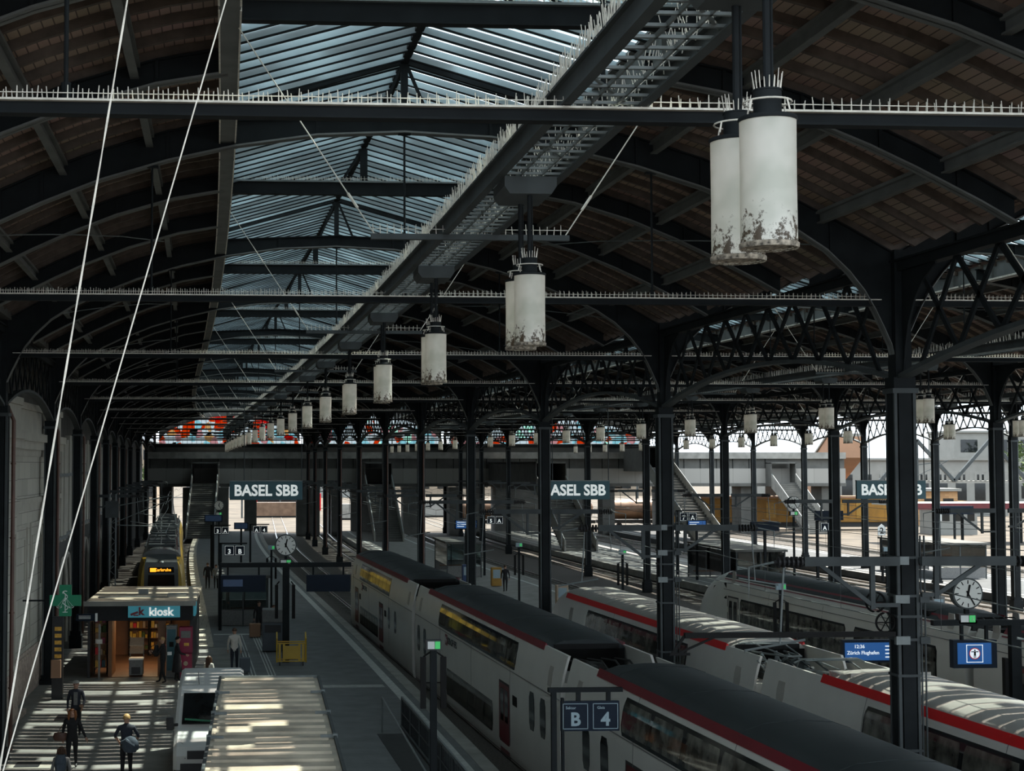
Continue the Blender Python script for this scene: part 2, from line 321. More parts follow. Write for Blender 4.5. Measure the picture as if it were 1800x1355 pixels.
# -- ceiling: planked roof slopes, purlins and rafters
for h, (hn, c0, hw) in enumerate(HALL):
    ce = empty('ceiling', label='curved brown planked roof vault over the %s hall' % hn, cat='ceiling', kind='structure')
    for sgn, sn in ((-1, 'left'), (1, 'right')):
        ds = [DL, 4.3, 5.2, 6.1, 7.0, 7.8, 8.5, 9.2, 9.82]; ys = rng(YS0, YEND, 5.25); mb = MB(); uvs = []
        for y in ys:
            c, k = hallxf(h, y)
            for d in ds: mb.v.append((c+sgn*d*k+bend(y), y, ZR(d)+.19)); uvs.append((y, d))
        n = len(ds)
        for i in range(len(ys)-1):
            for j in range(n-1): mb.f.append((i*n+j, i*n+j+1, (i+1)*n+j+1, (i+1)*n+j)); mb.m.append(0)
        nv = len(mb.v)                               # give the boarding thickness
        mb.v += [(x, y, z+.06) for x, y, z in mb.v]; mb.f += [tuple(i+nv for i in reversed(f)) for f in mb.f]; mb.m += [0]*(len(mb.f)-len(mb.m))
        o = build('roof_boarding', mb, 'roof_boards', ce); uvl = o.data.uv_layers.new(name='UV')
        for lp in o.data.loops: uvl.data[lp.index].uv = uvs[lp.vertex_index % nv]
        rf = MB()
        for y in rng(YS0, YEND, .875)[1:-1]:
            c, k = hallxf(h, y); A = [(c+sgn*d*k, ZR(d)+.19) for d in ds]; B = [(c+sgn*d*k, ZR(d)+.04) for d in ds]
            rf.strip(A, B, y-.045, y+.045)
        tag(build('rafters', rf.warp(), 'rafter_wood', ce), kind='stuff')
        for d in (4.95, 6.6, 8.3):
            pu = MB(); yy = rng(YS0, YEND, 5.25)
            for sec in (RECT(-.09, .09, -.03, .03), RECT(-.012, .012, -.20, 0), RECT(-.07, .07, -.22, -.19)):
                pu.loftY([(x, z+ZR(d)+.0) for x, z in sec], yy, xf=lambda x, z, y: (hallxf(h, y)[0]+sgn*d*hallxf(h, y)[1]+x, z))
            build('purlin', pu.warp(), 'girder_grey', ce)
# -- arches
def arch_mesh(main, sides=(-1, 1)):
    mb = MB(); dep = .0
    ds = [0, .85, 1.7, 2.5, 3.3, 4.0, 4.6, 5.3, 5.9, 6.5, 7.0, 7.4, 7.8, 8.1, 8.4, 8.62, 8.85, 9.0, 9.15, 9.26, 9.36, 9.46, 9.55, 9.62, 9.68, 9.72, 9.76, 9.80]
    if not main: ds = [d for d in ds if 3.2 < d <= 9.5]
    for s in sides:
        if main: A = [(s*d, interp(LOW, d)) for d in ds]
        else: A = [(s*d, ZR(d)-.42) for d in ds]
        B = [(s*d, ZR(d)) for d in ds]
        mb.strip(A, B, -.02, .02)
        mb.strip(A, [(x, z+.035) for x, z in A], -.13, .13, 1)
        mb.strip([(x, z-.03) for x, z in B], B, -.11, .11)
        for d in ([1.7, 3.3, 4.6, 5.9, 7.0, 7.8, 8.5] if main else [4.6, 5.9, 7.2, 8.5]):       # stiffeners
            lo = interp(LOW, d) if main else ZR(d)-.42
            mb.box(s*d-.03, s*d+.03, -.07, .07, lo+.03, ZR(d)-.02)
    return mb
def straight_beam():                                # flat lantern beam over the intermediate ribs
    mb = MB(); mb.box(-3.5, 3.5, -.015, .015, 15.0, 15.3); mb.box(-3.5, 3.5, -.10, .10, 15.29, 15.33, 1); mb.box(-3.5, 3.5, -.10, .10, 14.98, 15.01)
    return mb
def post_truss():                                   # king post and rafters carrying the lantern ridge
    mb = MB(); z0 = 15.35
    for s in (-1, 1):
        mb.bar((s*3.4, 0, 15.52), (0, 0, 16.52), .10, .14); mb.bar((s*.5, 0, z0), (s*.04, 0, 16.45), .06, .06)
    mb.box(-.07, .07, -.05, .05, z0, 16.5)
    return mb
def spikes_line(x0, x1, z, step, h, two=True, r=.007):
    mb = MB(); x = x0
    while x < x1:
        hh = h*random.uniform(.8, 1.1); mb.spike(x, -.05, z, hh, r, random.uniform(-.012, .012), 0)
        if two: mb.spike(x+step*.4, .05, z, hh*.95, r, random.uniform(-.012, .012), 0)
        x += step
    mb.box(x0, x1, -.058, -.046, z+h*.45, z+h*.45+.007)
    return mb
protoM = protoI = None
narch = [1, 1, 1]
ribY = []
y = FY(1)-2*S/3+.001
while y < YEND-1: ribY.append(y); y += S/3
for i, y in enumerate(ribY):
    main = (i % 3 == 2)
    for h, (hn, c0, hw) in enumerate(HALL):
        if h == 2 and y < 30: continue
        c, k = hallxf(h, y); idx = narch[h]; narch[h] += 1
        loc = (c+bend(y), y, 0)
        kind = 'deep riveted iron arch' if main else 'slender iron roof rib'
        lab = '%s spanning the %s hall, %s rib from the camera' % (kind, hn, ORD[idx])
        grp = ('main arches of the %s hall' if main else 'slender ribs of the %s hall') % hn
        if main and protoM is None:
            protoM = empty('roof_arch', loc, lab, 'roof arch', grp); build('arch_web', arch_mesh(True), ['iron', 'girder_grey'], protoM); build('ridge_truss', post_truss(), 'iron', protoM); protoM.scale = (k, 1, 1)
        elif not main and protoI is None:
            protoI = empty('roof_arch', loc, lab, 'roof arch', grp); [build('arch_web', arch_mesh(False, (q,)), ['iron', 'girder_grey'], protoI) for q in (-1, 1)]; protoI.scale = (k, 1, 1)
        else: clone(protoM if main else protoI, loc, lab, grp, scale=(k, 1, 1))
bproto = None
for h, (hn, c0, hw) in enumerate(HALL):
    for nn in range(1, 13):
        y = FY(nn)+S/2+.12
        if h == 2 and nn < 2: continue
        c, k = hallxf(h, y); loc = (c+bend(y), y, -.02 if nn == 1 else .28); lab = 'straight lantern cross beam of the %s hall, %s bay from the camera' % (hn, ORD[nn]); grp = 'lantern cross beams of the %s hall' % hn
        if bproto is None:
            bproto = empty('lantern_beam', loc, lab, 'cross beam', grp); build('beam', straight_beam(), ['iron', 'iron_light'], bproto); tag(build('bird_spikes', spikes_line(-3.4, 3.4, 15.33, .09, .12, r=.0085), 'spike', bproto), kind='stuff')
            pt_ = MB(); pt_.box(-.09, .09, -.05, .05, 15.33, 16.25); pt_.bar((.0, .0, 16.2), (-.55, .05, 15.33), .06, .06); build('king_post', pt_, 'iron', bproto)
        else: clone(bproto, loc, lab, grp)
# -- lantern: side girders, ridge, louvre blades
for h, (hn, c0, hw) in enumerate(HALL):
    lan = empty('roof_lantern', (0, 0, 0), 'long glazed louvred roof lantern along the crown of the %s hall' % hn, 'roof lantern')
    yy = rng(YS0, YEND, 5.25); cf = lambda y: hallxf(h, y)[0]+bend(y)
    for s in (-1, 1):
        g = MB()
        for sec in (RECT(-.02, .02, 14.85, 15.6), RECT(-.14, .14, 15.57, 15.62), RECT(-.15, .15, 14.83, 14.86)):
            g.loftY(sec, yy, xf=lambda x, z, y: (cf(y)+s*DL+x, z))
        for y in rng(YS0, YEND, 2.625): g.box(cf(y)+s*DL-.1, cf(y)+s*DL+.1, y-.04, y+.04, 14.86, 15.58)
        build('side_girder', g, 'girder_grey', lan)
        lp = MB()                                    # pale strips on both flange edges, colouring in sunlit, dusty rims
        for y0, y1 in zip(yy, yy[1:]):
            [lp.loftY(RECT(-.014, .014, 14.815, 14.87), [y0+.1, y1-.1], xf=lambda x, z, y: (cf(y)+s*DL+q_+x, z)) for q_ in (-.15, .15)]
        build('lit_edge_strips', lp, 'spike', lan)
        lv = MB(); gl = MB(); cg = MB(); nb = 0; y = YS0+.05
        while y < YEND-.7:
            x0, x1 = cf(y)+s*DL, cf(y)+s*.06
            def slab(m, ya, yb, za, zb, mi=0):
                vs = []
                for x, z in ((x0, 15.60), (x1, 16.56)): vs += [(x, ya, z+za), (x, yb, z+za), (x, yb, z+zb), (x, ya, z+zb)]
                m.add(vs, [(0, 1, 5, 4), (1, 2, 6, 5), (2, 3, 7, 6), (3, 0, 4, 7), (3, 2, 1, 0), (4, 5, 6, 7)], mi)
            slab(lv, y-.02, y+.02, -.13, .0); slab(lv, y-.035, y+.035, -.155, -.13, 1)  # dark bottom strip stands for shadowed undersides, pale web for lit sides
            for q in range(4):                      # four panes up the slope, some made clear to throw sun patches below
                xs = [x0+(x1-x0)*(q+j)/4 for j in (0, 1)]; zs = [15.60+.96*(q+j)/4 for j in (0, 1)]; vs = []
                for x, z in zip(xs, zs): vs += [(x, y+.045, z+.002), (x, y+.555, z+.002), (x, y+.555, z+.010), (x, y+.045, z+.010)]
                (cg if (nb % 4 == 0 and random.random() < .75) or random.random() < .10 else gl).add(vs, [(0, 1, 5, 4), (1, 2, 6, 5), (2, 3, 7, 6), (3, 0, 4, 7), (3, 2, 1, 0), (4, 5, 6, 7)])
            y += .6; nb += 1
        tag(build('glazing_bars', lv, ['glazing_bar', 'iron'], lan), kind='stuff')
        tag(build('frosted_panes', gl, 'dirty_glass', lan), kind='stuff')
        tag(build('clear_panes', cg, 'clear_glass', lan), kind='stuff')
    rb = MB(); rb.loftY(RECT(-.08, .08, 16.45, 16.62), yy, xf=lambda x, z, y: (cf(y)+x, z)); build('ridge_beam', rb, 'iron', lan)
for h, (hn, c0, hw) in enumerate(HALL[:2]):
    for sgn, sn in ((-1, 'left'), (1, 'right')):
        for nn in range(2, 8):
            ya, yb = FY(nn), FY(nn)+S/3*2; ca, ka = hallxf(h, ya); P = []
            for i in range(9):
                t_ = i/8; y = ya+(yb-ya)*t_; d = 8.6-3.6*t_; P.append((ca+sgn*d*ka+bend(y), y, ZR(d)-.50))
            g = MB(); g.tube(P, .014, 5); build('brace_rod', g, 'iron_light', None, 'thin wind brace rod on the %s slope of the %s hall, %s from the camera' % (sn, hn, ORD[nn-1]), 'rod', 'wind brace rods')
# -- columns
def column_mesh():
    mb = MB(); w_ = .22
    mb.box(-.13, .13, -w_, w_, .35, 10.05); mb.box(-w_, w_, -.13, .13, .35, 10.05)
    for sx in (-1, 1):
        for sy in (-1, 1): mb.box(sx*.19-.03, sx*.19+.03, sy*.19-.03, sy*.19+.03, .35, 10.05, 1)
    mb.box(-.30, .30, -.30, .30, -.55, .18); mb.box(-.25, .25, -.25, .25, .18, .38)
    return mb
def capital_mesh():
    mb = MB(); mb.box(-.26, .26, -.26, .26, 10.0, 10.10, 1); mb.box(-.22, .22, -.22, .22, 10.10, 10.32); mb.box(-.16, .16, -.19, .19, 10.32, 12.85)
    return mb
def bracket_mesh():                                 # plate gussets along the girder line
    mb = MB(); T = [(.19, 10.3), (.30, 10.9), (.45, 11.35), (.75, 11.8), (1.15, 12.15), (1.7, 12.38)]
    for s in (-1, 1): mb.prismX([(s*.15, 10.3)]+[(s*a, z) for a, z in T]+[(s*1.7, 12.6), (s*.15, 12.6)], -.02, .02); 
    return mb
cproto = None
ROWS = [('left wall row', XL, range(2, 14)), ('row between left and middle halls', XA, range(2, 14)), ('row between middle and right halls', XB, range(3, 14)), ('outer right row', None, range(5, 14))]
for rn, X, ns in ROWS:
    for j, nn in enumerate(ns):
        y = FY(nn); x = (X if X is not None else XC(nn)); loc = (x+bend(y), y, 0)
        lab = 'dark riveted iron column, %s of the %s' % (ORD[j+1], rn); grp = 'iron columns of the '+rn
        if cproto is None:
            cproto = empty('iron_column', loc, lab, 'column', grp)
            build('shaft', column_mesh(), ['iron', 'iron_mid'], cproto); build('capital', capital_mesh(), ['iron', 'iron_mid'], cproto); build('gusset_plate', bracket_mesh(), 'iron', cproto)
        else: clone(cproto, loc, lab, grp)
# -- lattice girders between columns
def girder(y0, y1):
    L = y1-y0; up = MB(); lo = MB(); la = MB()
    N = 16; T = [(L*i/N, 10.3+.78*(1-((2*i/N-1)**2))) for i in range(N+1)]
    up.box(-.12, .12, 0, L, 12.42, 12.62); up.box(-.2, .2, 0, L, 12.60, 12.64)
    for (a, za), (b, zb) in zip(T, T[1:]): lo.bar((0, a, za), (0, b, zb), .26, .09)
    K = 9
    zl = lambda t: 10.3+.78*(1-((2*t/L-1)**2))
    for i in range(K):
        a = .9+(L-1.8)*i/K; b = .9+(L-1.8)*(i+1)/K
        for p, q in (((0, a, zl(a)), (0, b, 12.45)), ((0, a, 12.45), (0, b, zl(b)))): la.bar(p, q, .05, .11)
    return up, lo, la
gproto = None; gpX = None
for rn, X, ns in ROWS:
    for j, nn in enumerate(ns):
        if nn == 13: break
        y = FY(nn); xa = (X if X is not None else XC(nn))+bend(y); xb = (X if X is not None else XC(nn+1))+bend(FY(nn+1))
        lab = 'iron lattice girder in the %s, %s bay from camera' % (rn, ORD[j+1]); grp = 'lattice girders of the '+rn
        rz = -math.atan2(xb-xa, S)
        if gproto is None:
            gproto = empty('lattice_girder', (xa, y, 0), lab, 'girder', grp, rz)
            u, lo, la = girder(0, S); build('upper_chord', u, 'iron', gproto); build('lower_chord', lo, 'iron_mid', gproto); build('lattice_bars', la, 'iron', gproto)
        else: clone(gproto, (xa, y, 0), lab, grp, rz)
# row A, bay in front of its first column (runs back over the camera side)
for rn, X in (('left wall row', XL), ('row between left and middle halls', XA)):
    y = FY(1); xa = X+bend(y); xb = X+bend(FY(2)); clone(gproto, (xa, y, 0), 'iron lattice girder in the %s, before its first column' % rn, 'lattice girders of the '+rn, -math.atan2(xb-xa, S))
# -- tie beams with spikes and hangers
tproto = None
for h, (hn, c0, hw) in enumerate(HALL):
    for nn in range(1, 14):
        if h == 2 and nn < 3: continue
        y = FY(nn); c, k = hallxf(h, y); loc = (c+bend(y), y, 0)
        lab = 'straight iron tie beam with bird spikes across the %s hall, %s from the camera' % (hn, ORD[nn if h < 2 else nn-2]); grp = 'tie beams of the %s hall' % hn
        if tproto is None:
            tproto = empty('tie_beam', loc, lab, 'tie beam', grp)
            b = MB(); b.box(-9.45, 9.45, -.015, .015, 11.74, 11.86); b.box(-9.5, 9.5, -.08, .08, 11.855, 11.875, 1); b.box(-9.5, 9.5, -.08, .08, 11.735, 11.755)
            build('beam', b, ['iron', 'spike'], tproto)
            sp = spikes_line(-9.2, 9.2, 11.87, .090, .12, r=.008); tag(build('bird_spikes', sp, 'spike', tproto), kind='stuff')
            for hx in (-4.9, 0, 4.9):
                hg = MB(); zt = interp(LOW, abs(hx)); hg.tube([(hx, 0, 11.87), (hx, 0, zt)], .022, 8); hg.tube([(hx, 0, 11.87), (hx, 0, 12.03)], .045, 8); hg.box(hx-.12, hx+.12, -.06, .06, zt-.03, zt+.01)
                build('hanger_rod', hg, 'iron', tproto)
            tproto.scale = (k, 1, 1)
        else:
            c_ = clone(tproto, loc, lab, grp, scale=(k, 1, 1))
            if nn >= 7:                              # the far ties carry no spikes
                for q in [o for o in bpy.data.objects if o.parent == c_ and o.name.startswith('bird_spikes')]: bpy.data.objects.remove(q)
# -- catwalks hung from the ties, spreader bars, guy wires
for h, (hn, c0, hw) in enumerate(HALL):
    y0 = YS0 if h < 2 else 45; yy = rng(y0, YEND-1, 2.6); cf = lambda y: hallxf(h, y)[0]+bend(y)
    cw = empty('catwalk', (0, 0, 0), 'long spiked iron maintenance catwalk along the middle of the %s hall' % hn, 'catwalk')
    for s, hgt, nm in ((-1, .21, 'side_beam'), (1, .14, 'side_beam')):
        g = MB()
        for sec in (RECT(-.012, .012, 11.9, 11.9+hgt), RECT(-.06, .06, 11.9+hgt-.012, 11.9+hgt+.012), RECT(-.05, .05, 11.885, 11.905)):
            g.loftY(sec, yy, xf=lambda x, z, y: (cf(y)+s*.36+x, z))
        build(nm, g, 'iron_mid', cw)
    cr = MB(); y = y0; st = .31
    while y < YEND-1:
        cr.box(cf(y)-.34, cf(y)+.34, y-.02, y+.02, 11.90, 11.925)
        y += st*(1 if y < 90 else 2)
    for y in yy: cr.bar((cf(y)-.34, y, 11.93), (cf(y)+.34, y+1.2, 11.93), .03, .02)
    for x in (-.12, .12): cr.loftY(RECT(-.01, .01, 11.90, 11.94), yy, xf=lambda X, z, y, x=x: (cf(y)+x+X, z))
    tag(build('walk_grating', cr, 'iron_light', cw), kind='stuff')
    sp = MB(); y = y0; stp = .048 if h == 0 else .2
    while y < YEND-1:
        for xo, rr in ((-.40, .0075), (-.33, .0075)):
            sp.spike(cf(y)+xo+random.uniform(-.02, .02), y+random.uniform(-.02, .02), 12.10, random.uniform(.17, .27), rr, random.uniform(-.035, .035), random.uniform(-.02, .02))
        if h == 0: sp.spike(cf(y)+.36, y, 12.06, random.uniform(.10, .16), .006, random.uniform(-.04, .04), 0); sp.spike(cf(y)+random.uniform(-.1, .3), y, 11.95, random.uniform(.10, .16), .006, random.uniform(-.04, .04), 0)
        y += stp*(1 if y < 60 else 2)
    tag(build('bird_spikes', sp, 'spike', cw), kind='stuff')
sproto = None
for h, (hn, c0, hw) in enumerate(HALL):
    for nn in range(1, 13):
        y = FY(nn)+S/2
        if h > 0 and y < (30 if h == 1 else 60): continue
        c, k = hallxf(h, y); loc = (c+bend(y), y, 0); lab = 'short spiked spreader bar with two guy rods under the %s lantern, %s from the camera' % (hn, ORD[nn]); grp = 'spreader bars of the %s hall' % hn
        if sproto is None:
            sproto = empty('spreader_bar', loc, lab, 'spreader bar', grp)
            b = MB(); b.box(-1.43, 1.43, -.05, .05, 11.81, 11.89); build('bar', b, 'iron_mid', sproto)
            tag(build('bird_spikes', spikes_line(-1.4, 1.4, 11.89, .10, .14, False, .009), 'spike', sproto), kind='stuff')
            for s in (-1, 1):
                g = MB(); g.tube([(s*1.36, 0, 11.86), (s*3.38, 0, 14.92)], .010, 6); g.tube([(s*1.62, 0, 12.26), (s*1.76, 0, 12.47)], .022, 6); build('guy_rod', g, 'spike', sproto)
        else: clone(sproto, loc, lab, grp)
# -- pendant lamps, in pairs
def lamp_proto(loc, lab, grp):
    t = empty('pendant_lamp', loc, lab, 'lamp', grp)           # local z = 0 at the bottom rim
    sh = MB(); sh.lathe([(.155, .012), (.178, 0), (.182, .012), (.176, .03), (.174, .42), (.176, .80), (.178, .815), (.150, .815)], n=28); build('lamp_shade', sh, 'lamp_glass', t, smooth=True)
    bt = MB(); bt.lathe([(.0, .02), (.15, .02), (.166, .005), (.183, .0), (.186, .03), (.178, .035)], n=28); build('bottom_rim', bt, 'rim_crust', t, smooth=True)
    cp = MB(); cp.lathe([(.180, .80), (.186, .815), (.182, .828), (.10, .84), (.088, .85), (.088, 1.0), (.093, 1.005), (.093, .995), (.02, 1.01), (0, 1.01)], n=24); build('lamp_cap', cp, 'iron', t, smooth=True)
    rg = MB(); P = [(.15*math.cos(a), .15*math.sin(a), .925) for a in [i*math.pi/10 for i in range(21)]]; rg.tube(P, .006, 5)
    for a in (.5, 2.1, 3.7, 5.3): rg.tube([(.15*math.cos(a), .15*math.sin(a), .925), (.17*math.cos(a), .17*math.sin(a), .85)], .006, 5)
    build('cage_ring', rg, 'spike', t)
    sp = MB()
    for i in range(18):
        a = i*2*math.pi/18; sp.spike(.08*math.cos(a), .08*math.sin(a), 1.0, random.uniform(.07, .13), .005, .015*math.cos(a), .015*math.sin(a))
    tag(build('bird_spikes', sp, 'spike', t), kind='stuff')
    rd = MB(); rd.tube([(0, 0, 1.0), (0, 0, 1.82)], .024, 10); rd.tube([(.034, 0, 1.0), (.034, 0, 1.82)], .008, 6); build('hanging_rod', rd, 'iron', t)
    return t
lproto = None; mproto = None
for h, (hn, c0, hw) in enumerate(HALL):
    y = 9.32-(0 if h == 0 else 0); i = 0; rowi = 0
    while y < YEND-8:
        ok = (h == 0 and i < 21) or (h == 1 and 40 < y < 190) or (h == 2 and 62 < y < 190)
        if ok:
            rowi += 1; c = hallxf(h, y)[0]+(.55 if h == 1 else 0)+bend(y)-.02
            for q, (dy, qn) in enumerate(((0, 'nearer'), (.62, 'farther'))):
                loc = (c, y+dy, 9.95); lab = '%s frosted cylinder lamp of the %s pair along the %s hall' % (qn, ORD[rowi], hn); grp = 'pendant lamps of the %s hall' % hn
                if lproto is None: lproto = lamp_proto(loc, lab, grp)
                else: clone(lproto, loc, lab, grp)
            loc = (c, y+.31, 11.68); lab = 'dark box bracket under the %s hall catwalk holding the %s lamp pair' % (hn, ORD[rowi]); grp = 'lamp brackets of the %s hall' % hn
            if mproto is None:
                b = MB(); b.prism([(-.24, 0), (.24, 0), (.30, .09), (.30, .2), (-.30, .2), (-.30, .09)], -.42, .42); mproto = build('lamp_bracket', b, 'iron_mid', None, lab, 'bracket', grp, loc=loc)
            else:
                c2 = mproto.copy(); COL.objects.link(c2); c2.location = loc; c2['label'] = lab; c2['group'] = grp
        y += S/2; i += 1
# ================================================================== ground, platforms, tracks
def warped_sheet(x0, x1, y0, y1, z, mb, mi=0, th=.05, step=6): return mb.loftY(RECT(x0, x1, z-th, z), rng(y0, y1, step), mi)
def strc(name, mb, m, label=None, cat=None, **k): return build(name, mb, m, None, label, cat, kind='structure', **k)
g = MB(); g.box(-300, 500, -60, 900, -.75, -.56); strc('floor', g, 'ballast', 'dark ballast bed under the tracks', 'ground')
g = MB(); g.box(-160, 420, 206, 900, -.56, -.50); g.box(66, 420, 60, 206, -.56, -.50); strc('trim_1', g, 'yard_ground', 'sunlit pale yard ground outside the halls', 'ground')
PF = [('trim_2', -7.4, 7.65, 5, 72.5, 'wide dark asphalt concourse of the first platform'), ('trim_3', -.55, 7.65, 72.5, 198, 'first platform stretching away beside the yellow train')]
plat = empty('platform', (0, 0, 0), 'wide grey asphalt platform left of the white double-deck train', 'platform', kind='structure')
g = MB(); warped_sheet(-7.4, 7.65, 5, 72.5, 0, g, th=.5); warped_sheet(-.55, 7.65, 72.5, 198, 0, g, th=.5)
build('platform_surface', g.warp(), 'asphalt', plat)
g = MB(); warped_sheet(-7.3, .9, 5, 72.4, .006, g, th=.01); build('pale_paving', g.warp(), 'paving', plat)
g = MB(); warped_sheet(-.55, .14, 72.6, 198, .012, g, th=.02); build('edge_slabs', g.warp(), 'slab_strip', plat)
g = MB(); warped_sheet(7.2, 7.64, 5, 198, .012, g, th=.02); build('edge_slabs', g.warp(), 'concrete', plat)
g = MB(); warped_sheet(6.60, 6.94, 5, 198, .014, g, th=.02); build('tactile_line', g.warp(), 'white_line', plat)
for xx in (1.35, 2.15):
    g = MB()
    for k in range(3): warped_sheet(xx+k*.13, xx+k*.13+.05, 48, 78, .013, g, th=.02)
    build('tactile_lines', g.warp(), 'white_line', plat)
g = MB(); warped_sheet(.25, 2.4, 77.8, 78.2, .013, g, th=.02); build('tactile_lines', g.warp(), 'white_line', plat)
g = MB()
for k in range(3): warped_sheet(2.5, 6.45, 59.3+k*.25, 59.4+k*.25, .013, g, th=.02)
build('tactile_lines', g.warp(), 'white_line', plat)
for i, (x0, x1, pm, lab) in enumerate([(17.3, 25.2, 'paving', 'pale grey middle platform between the white trains'), (35.6, 44.6, 'paving', 'pale grey platform in the right hall'), (52.6, 62, 'worn_asphalt', 'pale outer platform right of the right hall')]):
    p2 = empty('platform', (0, 0, 0), lab, 'platform', kind='structure')
    g = MB(); warped_sheet(x0, x1, 5 if i == 0 else 30, 198, 0, g, th=.5); build('platform_surface', g.warp(), pm, p2)
    for a in (x0, x1-.35): g = MB(); warped_sheet(a, a+.35, 20, 198, .012, g, th=.02); build('edge_slabs', g.warp(), 'concrete', p2)
    for a in (x0+1.2, x1-1.5): g = MB(); warped_sheet(a, a+.25, 20, 198, .013, g, th=.02); build('tactile_line', g.warp(), 'white_line', p2)
TR = [('yellow train', -2.5, 74, 300), ('first white train', 10.15, 5, 300), ('second white train', 15.6, 5, 300), ('third white train', 27.15, 5, 300), ('track left of the right hall platform', 33.9, 30, 300), ('track right of the right hall platform', 46.6, 30, 300), ('outer track', 50.6, 40, 300), ('yard track', 65, 60, 300), ('far yard track', 70, 60, 300)]
for nm, x, y0, y1 in TR:
    t = empty('railway_track', (0, 0, 0), ('railway track under the %s' % nm) if 'train' in nm else 'railway track, the ' + nm.replace('track ', 'one ') if nm.startswith('track') else 'railway track, the '+nm, 'track', 'railway tracks')
    for s in (-1, 1):
        g = MB(); g.loftY([(x+s*.75-.07, -.56), (x+s*.75+.07, -.56), (x+s*.75+.015, -.53), (x+s*.75+.035, -.45), (x+s*.75+.035, -.41), (x+s*.75-.035, -.41), (x+s*.75-.035, -.45), (x+s*.75-.015, -.53)], rng(y0, y1, 6)); build('rail', g.warp(), 'rail_steel', t)
    g = MB(); y = y0
    while y < min(y1, 200): g.box(x-1.25, x+1.25, y, y+.24, -.60, -.545); y += 1.3
    tag(build('sleepers', g.warp(), 'concrete_dark', t), kind='stuff')
# grille strips in the concourse floor, pits
for (x0, x1, y0, y1, lab) in ((-6.0, -5.3, 44.3, 45.1, 'pale framed dark hatch in the paving beside the stone wall'), (-5.6, -4.9, 52.2, 53.4, 'dark metal hatch in the paving behind the man in the flat cap')):
    t = empty('floor_hatch', (bend(y0), 0, 0), lab, 'hatch', 'floor hatches'); g = MB(); g.box(x0-.25, x1+.35, y0-.15, y1+.15, .008, .014); build('frame', g, 'sandstone', t); g = MB(); g.box(x0, x1, y0, y1, .014, .022); build('hatch_cover', g, 'plastic_black', t)
# ================================================================== left wall and sandstone front
g = MB(); g.loftY([(-8.6, -.5), (-8.2, -.5), (-8.2, 12.80), (-6.3, 12.83), (-6.3, 13.05), (-8.6, 13.05)], rng(3, 203, 5.25)); strc('wall_left', g.warp(), 'concrete_dark', 'dark side wall left of the yellow train track', 'wall')
def pier(y0, y1, idx, lab):
    t = empty('stone_pier', (bend((y0+y1)/2), 0, 0), lab, 'pier', 'sandstone piers')
    g = MB(); g.box(-8.1, -7.02, y0, y1, 0, 9.6); build('pier_body', g, 'ashlar', t)
    g = MB(); g.box(-8.1, -6.93, y0-.08, y1+.08, 0, 1.55); g.box(-8.1, -6.97, y0-.04, y1+.04, 1.55, 1.68); build('plinth', g, 'granite', t)
    g = MB()
    for z0, z1, o in ((6.9, 7.15, .06), (7.15, 7.35, .14), (8.9, 9.15, .08), (9.15, 9.45, .2), (9.45, 9.75, .32), (9.75, 10.6, .1), (10.6, 10.85, .18)): g.box(-8.1, -7.02+o, y0-o*.5, y1+o*.5, z0, z1)
    build('cornice', g, 'sandstone', t)
    g = MB()
    n_ = max(1, int((y1-y0)/3.2)); wv = (y1-y0)/n_
    for k in range(n_):
        a, b = y0+k*wv+.35, y0+(k+1)*wv-.35
        g.box(-7.02, -6.96, a, a+.14, 1.9, 6.4); g.box(-7.02, -6.96, b-.14, b, 1.9, 6.4); g.box(-7.02, -6.96, a+.14, b-.14, 6.26, 6.4); g.box(-7.02, -6.98, a+.5, a+.58, 3.9, 5.9); g.box(-7.02, -6.98, b-.58, b-.5, 3.9, 5.9); g.box(-7.02, -6.98, a+.58, b-.58, 5.82, 5.9)
    build('panel_moulding', g, 'sandstone', t)
    return t
pier(47.6, 52.5, 1, 'nearest sandstone pier with rough granite plinth at the left edge')
pier(54.0, 66.5, 2, 'long panelled sandstone pier behind the green pharmacy cross')
pier(12, 42, 3, 'sandstone wall front at the far left nearer than the walkers')
t = empty('arched_portal', (bend(53.3), 0, 0), 'dark pointed doorway between the two sandstone piers', 'doorway')
g = MB(); g.box(-7.65, -7.6, 52.5, 54.0, 0, 4.2); build('door_leaf', g, 'plastic_black', t); g = MB(); g.box(-8.1, -7.3, 52.5, 54, 4.2, 9.6); build('lintel', g, 'ashlar', t); g = MB(); g.box(-7.4, -6.7, 52.6, 53.9, 0, .18); build('step', g, 'granite', t)
# arcade of tall louvred lancets behind the pier
for k, y0 in enumerate([69.5, 77.2, 93.0, 109, 125, 141]):
    t = empty('lancet_window', (bend(y0), 0, 0), 'tall grey lancet window of vertical ribs in the left wall, %s from the camera' % ORD[k+1], 'window', 'lancet windows of the left wall')
    for q in range(5):
        g = MB(); yy = y0+.5+q*1.25; g.box(-7.6, -7.35, yy, yy+.85, 4.9+.0, 9.6+.5*(1-abs(q-2)/2)); build('ribbed_panel', g, 'sandstone', t)
    g = MB()
    for z in (5.0, 8.0): g.box(-7.62, -7.28, y0+.3, y0+6.4, z, z+.16)
    build('string_course', g, 'iron_light', t)
    for q in range(2):
        g = MB(); P = [(-7.3, y0+1.9+q*2.9+1.3*math.cos(a)*1, 2.2+1.9*math.sin(a)) for a in [i*math.pi/12 for i in range(13)]]; P = [(-7.3, P[0][1], 0)]+P+[(-7.3, P[-1][1], 0)]; g.tube(P, .1, 6); build('pointed_arch', g, 'sandstone', t)
